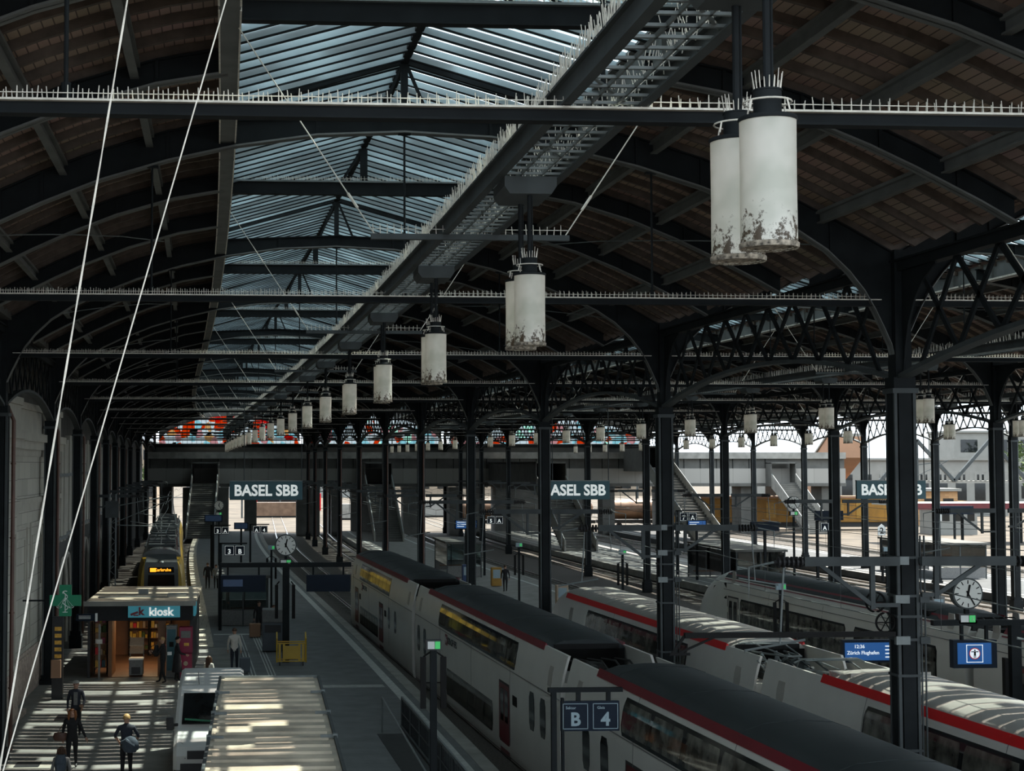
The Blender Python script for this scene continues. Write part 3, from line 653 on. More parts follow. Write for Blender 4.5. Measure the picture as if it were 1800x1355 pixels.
for k, y0 in enumerate((45.9, 61.2, 77.4, 92.9, 108.8, 124.4, 140)):
    g = MB(); g.tube([(-6.28, y0, .2), (-6.28, y0, 9.9), (-6.5, y0, 10.4)], .06, 8)
    for z in (2, 4.2, 6.4, 8.6): g.tube([(-6.28, y0, z), (-6.28, y0, z+.05)], .08, 8)
    build('drainpipe', g, 'pipe_brown', None, 'brown drainpipe against the left wall columns, %s from the camera' % ORD[k+1], 'pipe', 'drainpipes', loc=(bend(y0), 0, 0))
for k in range(6, 13):
    y0 = FY(k)-.28; g = MB(); g.tube([(XA+.1, y0, .2), (XA+.1, y0, 9.9)], .05, 8); build('drainpipe', g, 'pipe_brown', None, 'rust brown drainpipe on the %s column between left and middle halls' % ORD[k-1], 'pipe', 'drainpipes', loc=(bend(y0), 0, 0))
# ================================================================== far end: stained glass wall, footbridge
y = 203.4
wl = MB()
for h, (hn, c0, hw) in enumerate(HALL):
    c, k = hallxf(h, y); cx = c+bend(y)
    wn = empty('window_%d' % (h+1), (0, 0, 0), 'stained glass lunette closing the far end of the %s hall' % hn, 'window', kind='structure')
    ds = [-9.3+i*.31 for i in range(61)]; top = [(cx+d*k, interp(LOW, abs(d))-.02) for d in ds]; gl = MB()
    A = [(x, 11.3) for x, z in top]; B = [(x, max(11.32, z)) for x, z in top]
    gl.strip(A, B, y, y+.02); build('stained_glass', gl, 'stained_vivid' if h == 0 else 'stained_pale', wn)
    mu = MB()
    for i in range(1, 60): 
        if i % 2 == 0: mu.box(top[i][0]-.02, top[i][0]+.02, y-.06, y-.01, 11.3, top[i][1])
    for z in (11.9, 12.6, 13.3, 14.0, 14.6):
        dd = max(d for d in [i*.1 for i in range(95)] if interp(LOW, d) >= z-.01); mu.box(cx-dd*k, cx+dd*k, y-.06, y-.01, z-.02, z+.02)
    build('glazing_grid', mu, 'black', wn)
    sp = MB(); sp.strip([(cx+d*k, interp(LOW, abs(d))-.05) for d in ds], [(cx+d*k, ZR(min(9.82, abs(d)))+1.0) for d in ds], y-.1, y+.1); tag(build('wall_far', sp, 'concrete_dark', None, 'dark gable above the stained glass of the %s hall' % hn, 'wall'), kind='structure')
x0, x1 = XL+bend(y)-1, XC(13)+bend(y)+1
br = empty('footbridge', (0, 0, 0), 'long enclosed concrete footbridge crossing all tracks at the far end', 'footbridge')
def fb(n, xa, xb, ya, yb, za, zb, m): g = MB(); g.box(xa, xb, ya, yb, za, zb); return build(n, g, m, br)
fb('bridge_deck', x0, 78, 199.0, 206, 5.7, 6.1, 'concrete_dark'); fb('parapet', x0, 78, 199.2, 199.5, 6.1, 8.05, 'concrete_panels'); fb('window_band', x0, 78, 199.6, 199.66, 8.05, 9.35, 'concrete_dark')
fb('roof_edge', x0, 78, 199.0, 206, 9.35, 10.2, 'concrete'); fb('top_beam', x0, 52, 202.6, 203.0, 10.85, 11.3, 'iron'); fb('light_sill', x0, 52, 202.2, 202.6, 11.26, 11.34, 'iron_light')
fb('upper_wall', x0, 52, 203, 203.2, 10.2, 10.9, 'concrete_dark')
for i in range(0, 38):
    xx = x0+i*2.2+.6
    if xx < 77: fb('mullion', xx, xx+.07, 199.5, 199.6, 8.05, 9.35, 'iron')
for xx in range(int(x0)+1, 78, 11): fb('deck_pier', xx, xx+1.6, 200, 204, -.5, 5.7, 'concrete_dark')
# dark station blocks seen under the bridge
from_px = lambda px: (px-457)/2682.09*200*1.0   # (bearing along the bridge, metres)
for k, (a, b) in enumerate(((-14, 0), (-2.6, 3.2), (11.9, 14.9), (16.4, 17.6), (19.0, 24.4), (25.6, 27.6), (31.6, 33.0), (34.8, 36.2), (37.6, 44.6), (46.6, 49.0), (51.6, 53.2))):
    if k == 0: a, b = -24, -14.3
    else: a, b = a-7.2, b-7.2
    g = MB(); g.box(a, b, 196, 198.9, -.5, 5.65); g.box(a, b, 195.8, 196, 3.1, 3.4); build('service_block', g, 'concrete_dark', None, 'dark block under the far footbridge, %s from the left' % ORD[k+1].replace('nearest', 'first'), 'building', 'service blocks under the bridge')
g = MB(); g.box(-15, -8.6, 196.5, 205, -.5, 1.2); 
# stairs down from the bridge
def stair(xt, yb, lab, w_=1.6, n=26, m='concrete', ytop=None, ztop=6.2):
    x = xt+bend(yb); L = (ytop or yb+15)-yb
    t = empty('bridge_staircase', (x, yb, 0), lab, 'staircase', 'stairs from the footbridge')
    g = MB()
    for i in range(n): g.box(-w_, w_, L*i/n, L*(i+1)/n, max(0, ztop*i/n-.5), ztop*(i+1)/n)
    build('steps', g, 'concrete_dark', t)
    for s in (-1, 1):
        g = MB(); g.prismX([(-.4, -.0), (-.4, 1.1), (0, 1.1), (L, ztop+1.1), (L, ztop-.7)], s*w_-.08, s*w_+.08); build('balustrade', g, m, t)
        g = MB(); g.tube([(s*w_, -.4, 1.16), (s*w_, 0, 1.16), (s*w_, L, ztop+1.16)], .05, 6); build('handrail', g, 'iron_light', t)
    g = MB(); g.box(-w_, w_, L, 199.2-yb, ztop-.5, ztop); g.box(-w_-.1, -w_, L, 199.2-yb, ztop-.5, ztop+2.6); g.box(w_, w_+.1, L, 199.2-yb, ztop-.5, ztop+2.6); g.box(-w_-.1, w_+.1, L, 199.2-yb, ztop+2.5, ztop+2.7); build('landing_tunnel', g, 'concrete_dark', t)
stair(21.3, 170, 'staircase from the footbridge down to the middle platform'); stair(38.0, 150, 'staircase from the footbridge to the right hall platform'); stair(56.5, 166, 'long staircase with pale balustrades down to the outer platform', ytop=188, ztop=8.2); stair(76, 184, 'farthest right staircase below the peach sloping shaft', m='concrete', ytop=197)
stair(.2, 178, 'dark staircase at the far end of the first platform')
# ================================================================== sunlit yard and town beyond
def house(x0, x1, y, z1, m, lab, wm='glass_dark', nx=8, nz=2, dep=12, roof=None, z0=-.5, wz=None):
    t = empty('building', (0, 0, 0), lab, 'building'); g = MB(); g.box(x0, x1, y, y+dep, z0, z1); build('wall', g, m, t)
    dx = (x1-x0)/nx; dz = (z1-1)/nz
    for i in range(nx):
        for k in range(nz): g = MB(); g.box(x0+i*dx+dx*.22, x0+(i+1)*dx-dx*.22, y-.05, y+.02, 1+k*dz+dz*.15, 1+(k+1)*dz-dz*.3); build('window', g, wm, t)
    g = MB(); g.box(x0-.4, x1+.4, y-.5, y+dep, z1, z1+.4); build('roof', g, roof or 'pale_wall', t); return t
house(-60, -22, 330, 13, 'beige', 'beige block behind the yellow train beyond the footbridge', nx=10, nz=3)
house(-20, 30, 420, 12, 'pale_wall', 'long pale building straight beyond the footbridge', nx=12, nz=3)
house(34, 120, 440, 12, 'beige', 'wide beige building in the distance behind the tank wagons', nx=16, nz=3)
house(84, 132, 262, 9.3, 'pale_wall', 'pale grey office wing with dark window band at right', nx=14, nz=1)
house(140, 215, 300, 15, 'pale_wall', 'white office block behind the steel truss at far right', nx=12, nz=3)
house(92.5, 104, 222, 4.6, 'brown_brick', 'low brown brick shed behind the right columns', nx=4, nz=1, dep=6)
house(87.5, 92.5, 192, 3.0, 'pale_wall', 'small pale concrete hut beside the brick shed', nx=3, nz=1, dep=6)
# peach shaft
t = empty('sloping_shaft', (0, 0, 0), 'peach coloured sloping escalator shaft at the right of the footbridge', 'shaft'); g = MB(); g.prismX([(203, 9.5), (203, 12.4), (207, 12.4), (228, 1.2), (228, -.5), (224, -.5)], 78.6, 82.0); build('shaft_wall', g, 'peach', t); g = MB(); g.prismX([(203, 12.4), (207, 12.5), (228, 1.4), (228.4, 1.4), (207, 12.8), (203, 12.8)], 78.4, 82.3); build('roof', g, 'pale_wall', t)
# flat platform canopy at right
t = empty('platform_canopy', (0, 0, 0), 'flat white-topped canopy behind the right columns', 'canopy'); g = MB(); g.box(72, 110, 168, 176, 3.9, 4.2); build('canopy_roof', g, 'pale_wall', t); g = MB(); g.box(71.8, 110, 167.9, 168.0, 3.5, 4.2); build('fascia', g, 'dark_red', t)
for xx in range(74, 110, 7): g = MB(); g.box(xx, xx+.25, 172, 172.25, -.5, 3.9); build('post', g, 'iron', t)
# white railing bridge and truss
t = empty('truss_bridge', (0, 0, 0), 'white railed steel truss bridge in front of the office block at right', 'bridge'); g = MB(); g.box(98, 160, 236, 239, 5.6, 6.0); build('deck', g, 'concrete', t); g = MB()
for i in range(80): g.box(98+i*.77, 98.35+i*.77, 235.9, 236, 6.0, 7.3)
g.box(98, 160, 235.9, 236.05, 7.3, 7.45); tag(build('railing', g, 'pale_wall', t), kind='stuff'); g = MB()
for i in range(5):
    g.bar((104+i*12, 236, 12.5), (98+i*12, 236, 6), .5, .5); g.bar((104+i*12, 236, 12.5), (110+i*12, 236, 6), .5, .5); g.bar((104+i*12, 236, 12.5), (104+i*12, 236, 6), .4, .4)
build('truss', g, 'iron_mid', t)
# yellow works train, tank wagons, red train
t = empty('works_train', (0, 0, 0), 'long yellow works train in the sunlit yard', 'train')
g = MB(); g.box(56, 86, 205.8+2, 210.8, .6, 3.9); build('car_body', g, 'ochre', t); g = MB(); g.prism([(86, .6), (91.5, .6), (91.5, 1.8), (89, 3.7), (86, 3.9)], 207.8, 210.8); build('cab', g, 'ochre', t); g = MB(); g.box(55.8, 91.6, 208, 210.6, -.1, .6); build('underframe', g, 'train_under', t); g = MB(); g.box(56, 86, 207.7, 210.9, 3.9, 4.2); build('roof', g, 'peach', t)
for i in range(9): g = MB(); g.box(57.2+i*3.2, 58.6+i*3.2, 207.74, 207.8, 1.2, 3.3); build('panel_door', g, 'yellow_dark', t)
for k, xx in enumerate((27, 37.5, 48)):
    t = empty('tank_wagon', (xx, 214, 0), 'rounded tank wagon in the yard, %s from the left' % ORD[k+1].replace('nearest', 'first'), 'wagon', 'tank wagons'); g = MB(); g.tube([(0, 0, 2.3), (.4, 0, 2.3), (9.0, 0, 2.3), (9.4, 0, 2.3)], [.9, 1.45, 1.45, .9], 20); build('tank', g, ['tank', 'ochre', 'tank'][k] if k == 2 else 'tank', t, smooth=True); g = MB(); g.box(-.3, 9.7, -1.1, 1.1, .3, .75)
    for a in (1.2, 2.6, 6.8, 8.2): g.disc((a, -1, 0), .42, 'Y', .1, 16)
    build('chassis', g, 'train_under', t)
t = empty('regional_train', (0, 0, -.72), 'red train glimpsed under the station name sign', 'train'); g = MB(); g.box(-1, 12, 300, 303, .3, 3.6); build('car_body', g, 'bright_red', t); g = MB(); g.box(-.5, 11.5, 299.9, 300, 1.8, 2.8); build('window_band', g, 'glass_dark', t)
for k, (xx, yy, hh) in enumerate([(-12, 300, 9), (-3, 260, 9), (4, 300, 9), (22, 250, 9), (36, 235, 9), (60, 240, 10), (88, 200, 10), (112, 205, 11), (128, 225, 11)]):
    g = MB(); g.box(xx-.15, xx+.15, yy-.15, yy+.15, -.5, hh); g.bar((xx, yy, hh-1.5), (xx+4.5, yy, hh-.9), .12, .12); g.bar((xx, yy, hh-3), (xx+4.3, yy, hh-1), .08, .08); build('catenary_mast', g, 'iron_mid', None, 'steel catenary mast in the open yard, %s from the left' % ORD[k+1].replace('nearest', 'first'), 'mast', 'yard catenary masts')
for k, (xx, yy, rr) in enumerate([(-48, 300, 6), (-25, 290, 5), (150, 290, 7)]):
    g = MB(); g.tube([(xx, yy, -.5), (xx, yy, 4)], .4, 8, 1)
    for q in range(420):
        a, b_, r_ = random.uniform(0, 6.28), random.uniform(-1, 1), rr*random.uniform(.55, 1)*.7; p = Vector((xx+r_*math.cos(a)*math.sqrt(1-b_*b_), yy+r_*math.sin(a)*math.sqrt(1-b_*b_), 4+rr*.7+r_*b_)); d = Vector((random.uniform(-1, 1), random.uniform(-1, 1), random.uniform(-1, 1)))*.9; e_ = Vector((random.uniform(-1, 1), random.uniform(-1, 1), random.uniform(-1, 1)))*.9; g.add([p, p+d, p+e_], [(0, 1, 2)])
    t = empty('yard_tree', (0, 0, 0), 'leafy green tree beyond the yard, %s from the left' % ORD[k+1].replace('nearest', 'first'), 'tree', 'trees beyond the yard'); tr_ = MB(); tr_.tube([(xx, yy, -.5), (xx, yy, 4.5)], .4, 8); build('trunk', tr_, 'hair_brown', t); tag(build('foliage', g, 'foliage', t), kind='stuff')
for k, (xx, yy, L_, h_, m_, lb) in enumerate(((-2, 262, 9, 2.6, 'tank', 'brown'), (12, 250, 10, 2.6, 'concrete', 'grey'), (26, 262, 9, 2.9, 'pale_wall', 'white'), (36, 236, 7, 2.4, 'dark_red', 'dark red'), (62, 232, 12, 3.2, 'beige', 'beige'), (80, 238, 12, 2.8, 'tank', 'rusty brown'), (104, 246, 13, 3.0, 'ochre', 'ochre'))):
    t = empty('freight_container', (xx, yy, -.5), '%s freight container standing in the yard, %s from the left' % (lb, ORD[k+1].replace('nearest', 'first')), 'container', 'freight containers in the yard'); g = MB(); g.box(0, L_, 0, 2.5, .3, h_); 
    for i in range(int(L_*2)): g.box(i*.5+.1, i*.5+.3, -.04, 0, .4, h_-.1)
    build('container_box', g, m_, t); g = MB(); g.box(.3, L_-.3, .2, 2.3, 0, .3); build('base_frame', g, 'train_under', t)
# ================================================================== trains
PROF = {'double': dict(side=[(1.22, -.38), (1.36, -.2), (1.40, .1), (1.41, 2.2), (1.39, 2.75), (1.33, 3.15), (1.24, 3.5), (1.17, 3.72)], roof=[(1.17, 3.72), (1.05, 3.82), (.7, 3.94), (0, 3.99)], well=3.0),
        'single': dict(side=[(1.25, -.35), (1.40, -.1), (1.42, 1.4), (1.38, 2.2), (1.30, 2.7), (1.22, 2.95)], roof=[(1.22, 2.95), (1.05, 3.12), (.7, 3.26), (0, 3.32)], well=2.75)}
def full(P): return P+[(-x, z) for x, z in reversed(P) if x > 1e-6]
def sx_at(side, z):
    T = sorted((z_, x_) for x_, z_ in side); z = min(max(z, T[0][0]), T[-1][0])
    for (a, x), (b, y_) in zip(T, T[1:]):
        if z <= b: return x+(y_-x)*(z-a)/(b-a)
def patch(mb, side, s, y0, y1, z0, z1, off=.014, r=.0, mi=0, n=6):
    """thin panel following the body side (s = -1 towards the first platform), with clipped corners"""
    zs = [z0+(z1-z0)*i/n for i in range(n+1)]; ins = lambda z: (r*(1-min(1, min(z-z0, z1-z)/max(r, 1e-6)))*.6 if r else 0)
    vs = []
    for z in zs:
        x = sx_at(side, z)
        for y, o in ((y0+ins(z), off), (y1-ins(z), off), (y1-ins(z), -.02), (y0+ins(z), -.02)): vs.append((s*(x+o), y, z))
    fs = []
    for i in range(n):
        a, b = i*4, (i+1)*4
        fs += [(a, a+1, b+1, b), (a+1, a+2, b+2, b+1), (a+3, a, b, b+3)]
    fs += [(0, 3, 2, 1), (n*4, n*4+1, n*4+2, n*4+3)]
    mb.add(vs, fs, mi)
def bogie(par, y):
    t = MB(); t.box(-1.15, 1.15, y-1.5, y+1.5, -.32, -.12)
    for s in (-1, 1):
        t.box(s*1.1-.08, s*1.1+.08, y-1.7, y+1.7, -.25, .0)
        for q in (-1.15, 1.15): t.disc((s*.78, y+q, .03-.0), .44, 'X', .12, 20)
    o = build('bogie', t.shift(dz=-.02), 'train_under', par); return o
def car(ptype, xe0, y0, xe1, y1, label, roofm='train_roof', stripem='wine_red', nose=None, uw=None, lw=None, doors=(), smallw=(), well=2.4, group=None, bodym='train_white', decal=True, doorm='dark_red', equip=False):
    """car between (xe0, y0) and (xe1, y1): x of the track centre at both ends; windows in metres from y0"""
    P = PROF[ptype]; X0, X1 = xe0+bend(y0), xe1+bend(y1); L = math.hypot(X1-X0, y1-y0); rz = -math.atan2(X1-X0, y1-y0)
    t = empty('train_car', (X0, y0, 0), label, 'train', group or 'train cars', rz); side = P['side']; zt = side[-1][1]
    Lb = L-(nose or 0)
    b = MB(); sec = full(side)
    b.loftY([(x, min(z, P['well'])) for x, z in sec], [0, Lb])
    for s in (-1, 1):                               # upper side shells
        sh = [(s*x, z) for x, z in side if z >= P['well']-.3]; inner = [(s*(x-.07), z) for x, z in side if z >= P['well']-.3]
        b.strip(sh, inner, 0, Lb) if False else b.add([(x, y, z) for y in (0, Lb) for x, z in sh]+[(x, y, z) for y in (0, Lb) for x, z in inner], [(i, i+1, len(sh)+i+1, len(sh)+i) for i in range(len(sh)-1)]+[(2*len(sh)+i, 3*len(sh)+i, 3*len(sh)+i+1, 2*len(sh)+i+1) for i in range(len(sh)-1)]+[(i, 2*len(sh)+i, 2*len(sh)+i+1, i+1) for i in range(len(sh)-1)]+[(len(sh)+i, len(sh)+i+1, 3*len(sh)+i+1, 3*len(sh)+i) for i in range(len(sh)-1)]+[(len(sh)-1, 3*len(sh)-1, 4*len(sh)-1, 2*len(sh)-1)])
    build('car_body', b, bodym, t, smooth=True)
    if nose:
        nb = MB(); k = 9; sec = full(side+P['roof'][1:]); st = []
        zb = side[0][1]
        def nf(q): return math.sqrt(max(0, 1-q**2.2))
        ys = [Lb+nose*math.sin(i/k*math.pi/2)**1.2 for i in range(k+1)]
        def xf(x, z, y):
            q = max(0, min(1, (y-Lb)/nose)); hz = (z-zb)/(4.0-zb)
            kx = 1-.42*q**2.6; drop = (1-.62*q**1.7); return x*kx, zb+(z-zb)*(drop if z > 1.0 else min(1, drop+.25))
        nb.loftY(sec, ys, 0, xf); build('cab_nose', nb, bodym, t, smooth=True)
        ws = MB(); Z = lambda z, q: zb+(z-zb)*(1-.62*q**1.7)
        for q0, q1 in ((.40, .78),):
            ztop = P['roof'][-1][1]; vs = []
            for q in (q0, q1):
                kx = 1-.42*q**2.6
                for s in (-1, -.5, .5, 1): vs.append((s*1.02*kx, Lb+nose*q+.02, Z(ztop if abs(s) < .9 else side[-1][1], q)+.03))
            vs += [(x, y, z-.05) for x, y, z in vs]
            ws.add(vs, [(0, 1, 5, 4), (1, 2, 6, 5), (2, 3, 7, 6), (12, 13, 9, 8), (13, 14, 10, 9), (14, 15, 11, 10), (0, 4, 12, 8), (3, 11, 15, 7), (0, 8, 9, 1), (1, 9, 10, 2), (2, 10, 11, 3), (4, 5, 13, 12), (5, 6, 14, 13), (6, 7, 15, 14)])
        build('windscreen', ws, 'glass_dark', t)
        sw = MB(); 
        for s in (-1, 1): sw.add([(s*(sx_at(side, 1.9)+.012), Lb-.6, 1.9), (s*(sx_at(side, 2.7)+.012), Lb-.35, 2.7), (s*1.30, Lb+nose*.28, 2.4), (s*1.34, Lb+nose*.32, 1.95)]+[(s*(sx_at(side, 1.9)-.04), Lb-.6, 1.9), (s*(sx_at(side, 2.7)-.04), Lb-.35, 2.7), (s*1.25, Lb+nose*.28, 2.4), (s*1.29, Lb+nose*.32, 1.95)], [(0, 1, 2, 3), (7, 6, 5, 4), (0, 4, 5, 1), (1, 5, 6, 2), (2, 6, 7, 3), (3, 7, 4, 0)])
        build('cab_side_window', sw, 'glass_dark', t)
    r0, r1 = well, (Lb if nose else L-well)
    r = MB(); rsec = full(P['roof'])+[]; rsec = [(x, z+.02) for x, z in full(P['roof'])]+[(-P['roof'][0][0], P['well']), (P['roof'][0][0], P['well'])]
    def rxf(x, z, y):
        e = min((y-r0), (r1-y) if not nose else 9); q = max(0, 1-e/.9)*.12; return x*(1-q*.3), (z-(z-P['well'])*q if z > P['well'] else z)
    ys = [r0, r0+.3, r0+.9]+rng(r0+.9, r1-.9, 4)[1:]+([r1-.3, r1] if not nose else [r1])
    r.loftY(rsec, ys, 0, rxf); ro = build('roof_shell', r, roofm, t, smooth=True)
    seam = MB()
    for y in rng(r0+1.5, r1-1.5, 3.8):
        seam.add([(x*s, yy, z+.028) for s in (1,) for yy in (y-.02, y+.02) for x, z in full(P['roof'])]+[(x, yy, z) for yy in (y-.02, y+.02) for x, z in full(P['roof'])], [(i, i+1, 7+i+1, 7+i) for i in range(6)]+[(i, 14+i, 14+i+1, i+1) for i in range(6)]+[(7+i, 7+i+1, 21+i+1, 21+i) for i in range(6)])
    build('roof_seams', seam, roofm, ro)
    for s in (-1, 1):
        stp = MB(); zz = P['roof'][0][1]; q_ = (1.23, -.13, P['roof'][0][0]-.02, .07) if ptype == 'double' else (1.27, -.10, 1.05, .21); stp.add([(s*q_[0], y, zz+q_[1]) for y in (r0+.1, r1)]+[(s*q_[2], y, zz+q_[3]) for y in (r0+.1, r1)]+[(s*(1.0), y, zz-.13) for y in (r0+.1, r1)], [(0, 1, 3, 2), (2, 3, 5, 4), (0, 4, 5, 1), (0, 2, 4), (1, 5, 3)]); build('roof_stripe', stp, stripem, t)
    # roof well equipment at the car ends
    for ye, sg in ((0, 1), (L, -1)):
        if nose and sg < 0: continue
        q = MB(); z = P['well']; bd = MB()
        bd.box(-.95, .95, ye+sg*(well-.02)-.02, ye+sg*(well-.02)+.02, z, P['roof'][1][1]-.06); bd.box(-1.1, 1.1, ye+sg*(well-.02)-.02, ye+sg*(well-.02)+.02, z, P['roof'][0][1]-.1)
        build('well_bulkhead', bd, 'black', t)
        for k in range(7):
            a = random.uniform(-.9, .5); w_ = random.uniform(.2, .5); yy = ye+sg*random.uniform(.3, well-.5); q.box(a, a+w_, yy-.25, yy+.25, z, z+random.uniform(.12, .38))
        for k in range(5): a = -.8+k*.4; q.tube([(a, ye+sg*.2, z+.3), (a+.1, ye+sg*well*.5, z+.42), (a, ye+sg*(well-.1), z+.35)], .03, 6)
        build('roof_equipment', q, 'train_under' if not equip else 'iron_mid', t)
        gw = MB(); yy = ye-sg*.0; 
        for k in range(4): gw.box(-.95+.03*(k % 2), .95-.03*(k % 2), yy-sg*(.02+k*.09)-.035, yy-sg*(.02+k*.09)+.035, -.1, min(zt, 2.9))
        build('gangway_bellows', gw, 'black', t)
    for s in (-1, 1):
        if uw:
            for a, b_, z0, z1, npn in uw:
                wb = MB(); patch(wb, side, s, a, b_, z0, z1, .012, .18, n=8); o = build('upper_window_band', wb, 'glass_dark', t)
                dw = (b_-a)/npn
                for k in range(npn):
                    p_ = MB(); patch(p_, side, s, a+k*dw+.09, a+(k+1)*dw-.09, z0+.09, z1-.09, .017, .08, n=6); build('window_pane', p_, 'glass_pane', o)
        if lw:
            for a, b_, z0, z1, npn in lw:
                wb = MB(); patch(wb, side, s, a, b_, z0, z1, .012, .15, n=4); o = build('lower_window_band', wb, 'glass_dark', t); dw = (b_-a)/npn
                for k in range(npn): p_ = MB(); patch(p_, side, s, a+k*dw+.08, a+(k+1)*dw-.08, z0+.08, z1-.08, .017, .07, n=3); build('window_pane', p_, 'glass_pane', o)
        for a in smallw:
            y_, z0, z1 = a; p_ = MB(); patch(p_, side, s, y_, y_+.62, z0, z1, .014, .2, n=6); build('side_window', p_, 'glass_dark', t)
        for a in doors:
            dr = MB(); patch(dr, side, s, a, a+1.35, -.15, 2.0, .008, .05, n=5); o = build('door', dr, doorm, t)
            for k in (0, 1): p_ = MB(); patch(p_, side, s, a+.12+k*.62, a+.58+k*.62, .85, 1.85, .014, .06, n=3); build('door_glass', p_, 'glass_dark', o)
            fr_ = MB(); patch(fr_, side, s, a-.08, a+1.43, -.2, 2.08, .003, .05, n=5); build('door_frame', fr_, 'plastic_black', t)
            dsp = MB(); patch(dsp, side, s, a-1.1, a-.5, 1.55, 1.85, .012, .03, n=2); build('side_display', dsp, 'black', t)
        ln = MB(); patch(ln, side, s, .1, Lb-.1, 2.52 if ptype == 'double' else 2.35, 2.545 if ptype == 'double' else 2.38, .012, n=1); build('body_seam', ln, 'train_seam', t)
        for yv in rng(0, Lb, 6.1)[1:-1]: vp = MB(); patch(vp, side, s, yv-.012, yv+.012, -.1, zt-.1, .006, n=8); build('panel_joint', vp, 'train_seam', t)
        sk_ = MB(); patch(sk_, side, s, .05, Lb-.05, -.36, -.12, .010, n=2); build('skirt', sk_, 'train_seam', t)
        hp = MB(); patch(hp, side, s, 1.0, 1.45, 2.75, 3.3, .012, .05, n=3); build('hatch_panel', hp, 'train_grey', t); hp = MB(); patch(hp, side, s, Lb-1.45, Lb-1.0, 2.75, 3.3, .012, .05, n=3); build('hatch_panel', hp, 'train_grey', t)
    for yb in (2.3, L-3.2): bogie(t, yb)
    return t, L
def decal(t, side, y, z, word, size, logo=True):
    x = -(sx_at(side, z)+.02)
    if logo:
        g = MB(); g.box(x-.003, x+.01, y-.42, y+.0, z-.2, z+.2); o = build('emblem', g, 'wine_red', t); g = MB(); g.box(x-.008, x+.0, y-.34, y-.08, z-.035, z+.035); g.box(x-.008, x, y-.245, y-.175, z-.11, z+.11); g.bar((x-.004, y-.08, z), (x-.004, y-.14, z+.1), .01, .04); g.bar((x-.004, y-.34, z), (x-.004, y-.28, z-.1), .01, .04); build('emblem_cross', g, 'text_white', o)
    text('lettering', word, size, t, (x-.004, y-.55 if logo else y, z), 'glass_dark', .006, (math.pi/2, 0, -math.pi/2), .004, 'LEFT')
SD = PROF['double']['side']; SS = PROF['single']['side']
# first double-deck train; stripe line fixes the track centre (stripe x + 1.2)
tA, LA = car('double', 8.68+1.2, 65.8, 8.48+1.2, 90.0, 'white double-deck end car of the first train, farthest with sloping cab', nose=3.2, uw=[(6.8, 18.0, 2.62, 3.45, 9)], lw=[(10.7, 17.8, .25, 1.2, 7)], doors=(8.9, 18.5), smallw=((4.6, 1.1, 2.1), (6.6, 1.1, 2.1)), group='first white train')
decal(tA, SD, 17.0, 2.30, 'SBB CFF FFS', .32)
tB, LB = car('double', 9.10+1.2, 41.0, 8.70+1.2, 65.2, 'white double-deck middle car of the first train behind the platform post', uw=[(5.4, 18.6, 2.62, 3.46, 10)], lw=[(8.6, 16.8, .25, 1.22, 6)], doors=(6.2,), smallw=((1.6, 1.2, 2.3), (2.9, 1.2, 2.3), (21.4, 1.1, 2.15), (22.9, 1.1, 2.15)), group='first white train')
decal(tB, SD, 17.0, 2.27, 'SBB CFF FFS', .34)
tC, LC = car('double', 9.95+1.2, 17.0, 9.11+1.2, 40.5, 'nearest white double-deck car with matt dark roof, bottom right', uw=[(4.0, 18.6, 2.58, 3.46, 7)], lw=[(7.0, 15.5, .25, 1.22, 6)], doors=(16.8,), smallw=((19.6, 1.2, 2.3), (21.2, 1.2, 2.3)), group='first white train')
# second train
tD, LD = car('double', 14.22+1.2, 40.6, 13.80+1.2, 65.5, 'front car of the second white train with bright red roof stripe', roofm='train_grey', stripem='bright_red', nose=5.0, uw=[(5.4, 16.6, 2.40, 3.42, 8)], lw=[(5, 14, -.05, 1.15, 7)], doors=(15.9,), smallw=((2.2, .6, 2.0),), group='second white train', equip=True)
tE, LE = car('double', 15.0+1.2, 16.6, 14.25+1.2, 40.1, 'near car of the second white train with red stripe, right edge', roofm='train_grey', stripem='bright_red', uw=[(2.5, 17.6, 2.35, 3.42, 7)], lw=[(5, 18, -.05, 1.15, 8)], well=3.4, group='second white train', equip=True)
for t_ in (tA, tB, tC, tD, tE):
    t_.location.z = -.28
    for q in [o for o in bpy.data.objects if o.parent == t_ and o.name.startswith('bogie')]: q.location.z = .30
# third train (single deck)
tF, LF = car('single', 27.15, 52.0, 27.05, 81.0, 'single-deck white train car with pointed nose and wine red roof edge', stripem='wine_red', nose=5.2, uw=[(2.0, 8.8, .65, 2.05, 3), (9.6, 21.4, .65, 2.05, 5)], doors=(21.7,), doorm='train_grey', well=1.6, group='third white train')
tG, LG = car('single', 27.4, 26.5, 27.15, 51.4, 'single-deck white train car behind the station clock at right', stripem='wine_red', uw=[(2.5, 20.0, .65, 2.05, 8)], doors=(21.5,), well=1.6, group='third white train')
g = MB()
for k in range(5): g.box(-1.18, -.75, 3.0+k*.55, 3.4+k*.55, 3.02, 3.22)
build('roof_grille', g, 'black', tF)
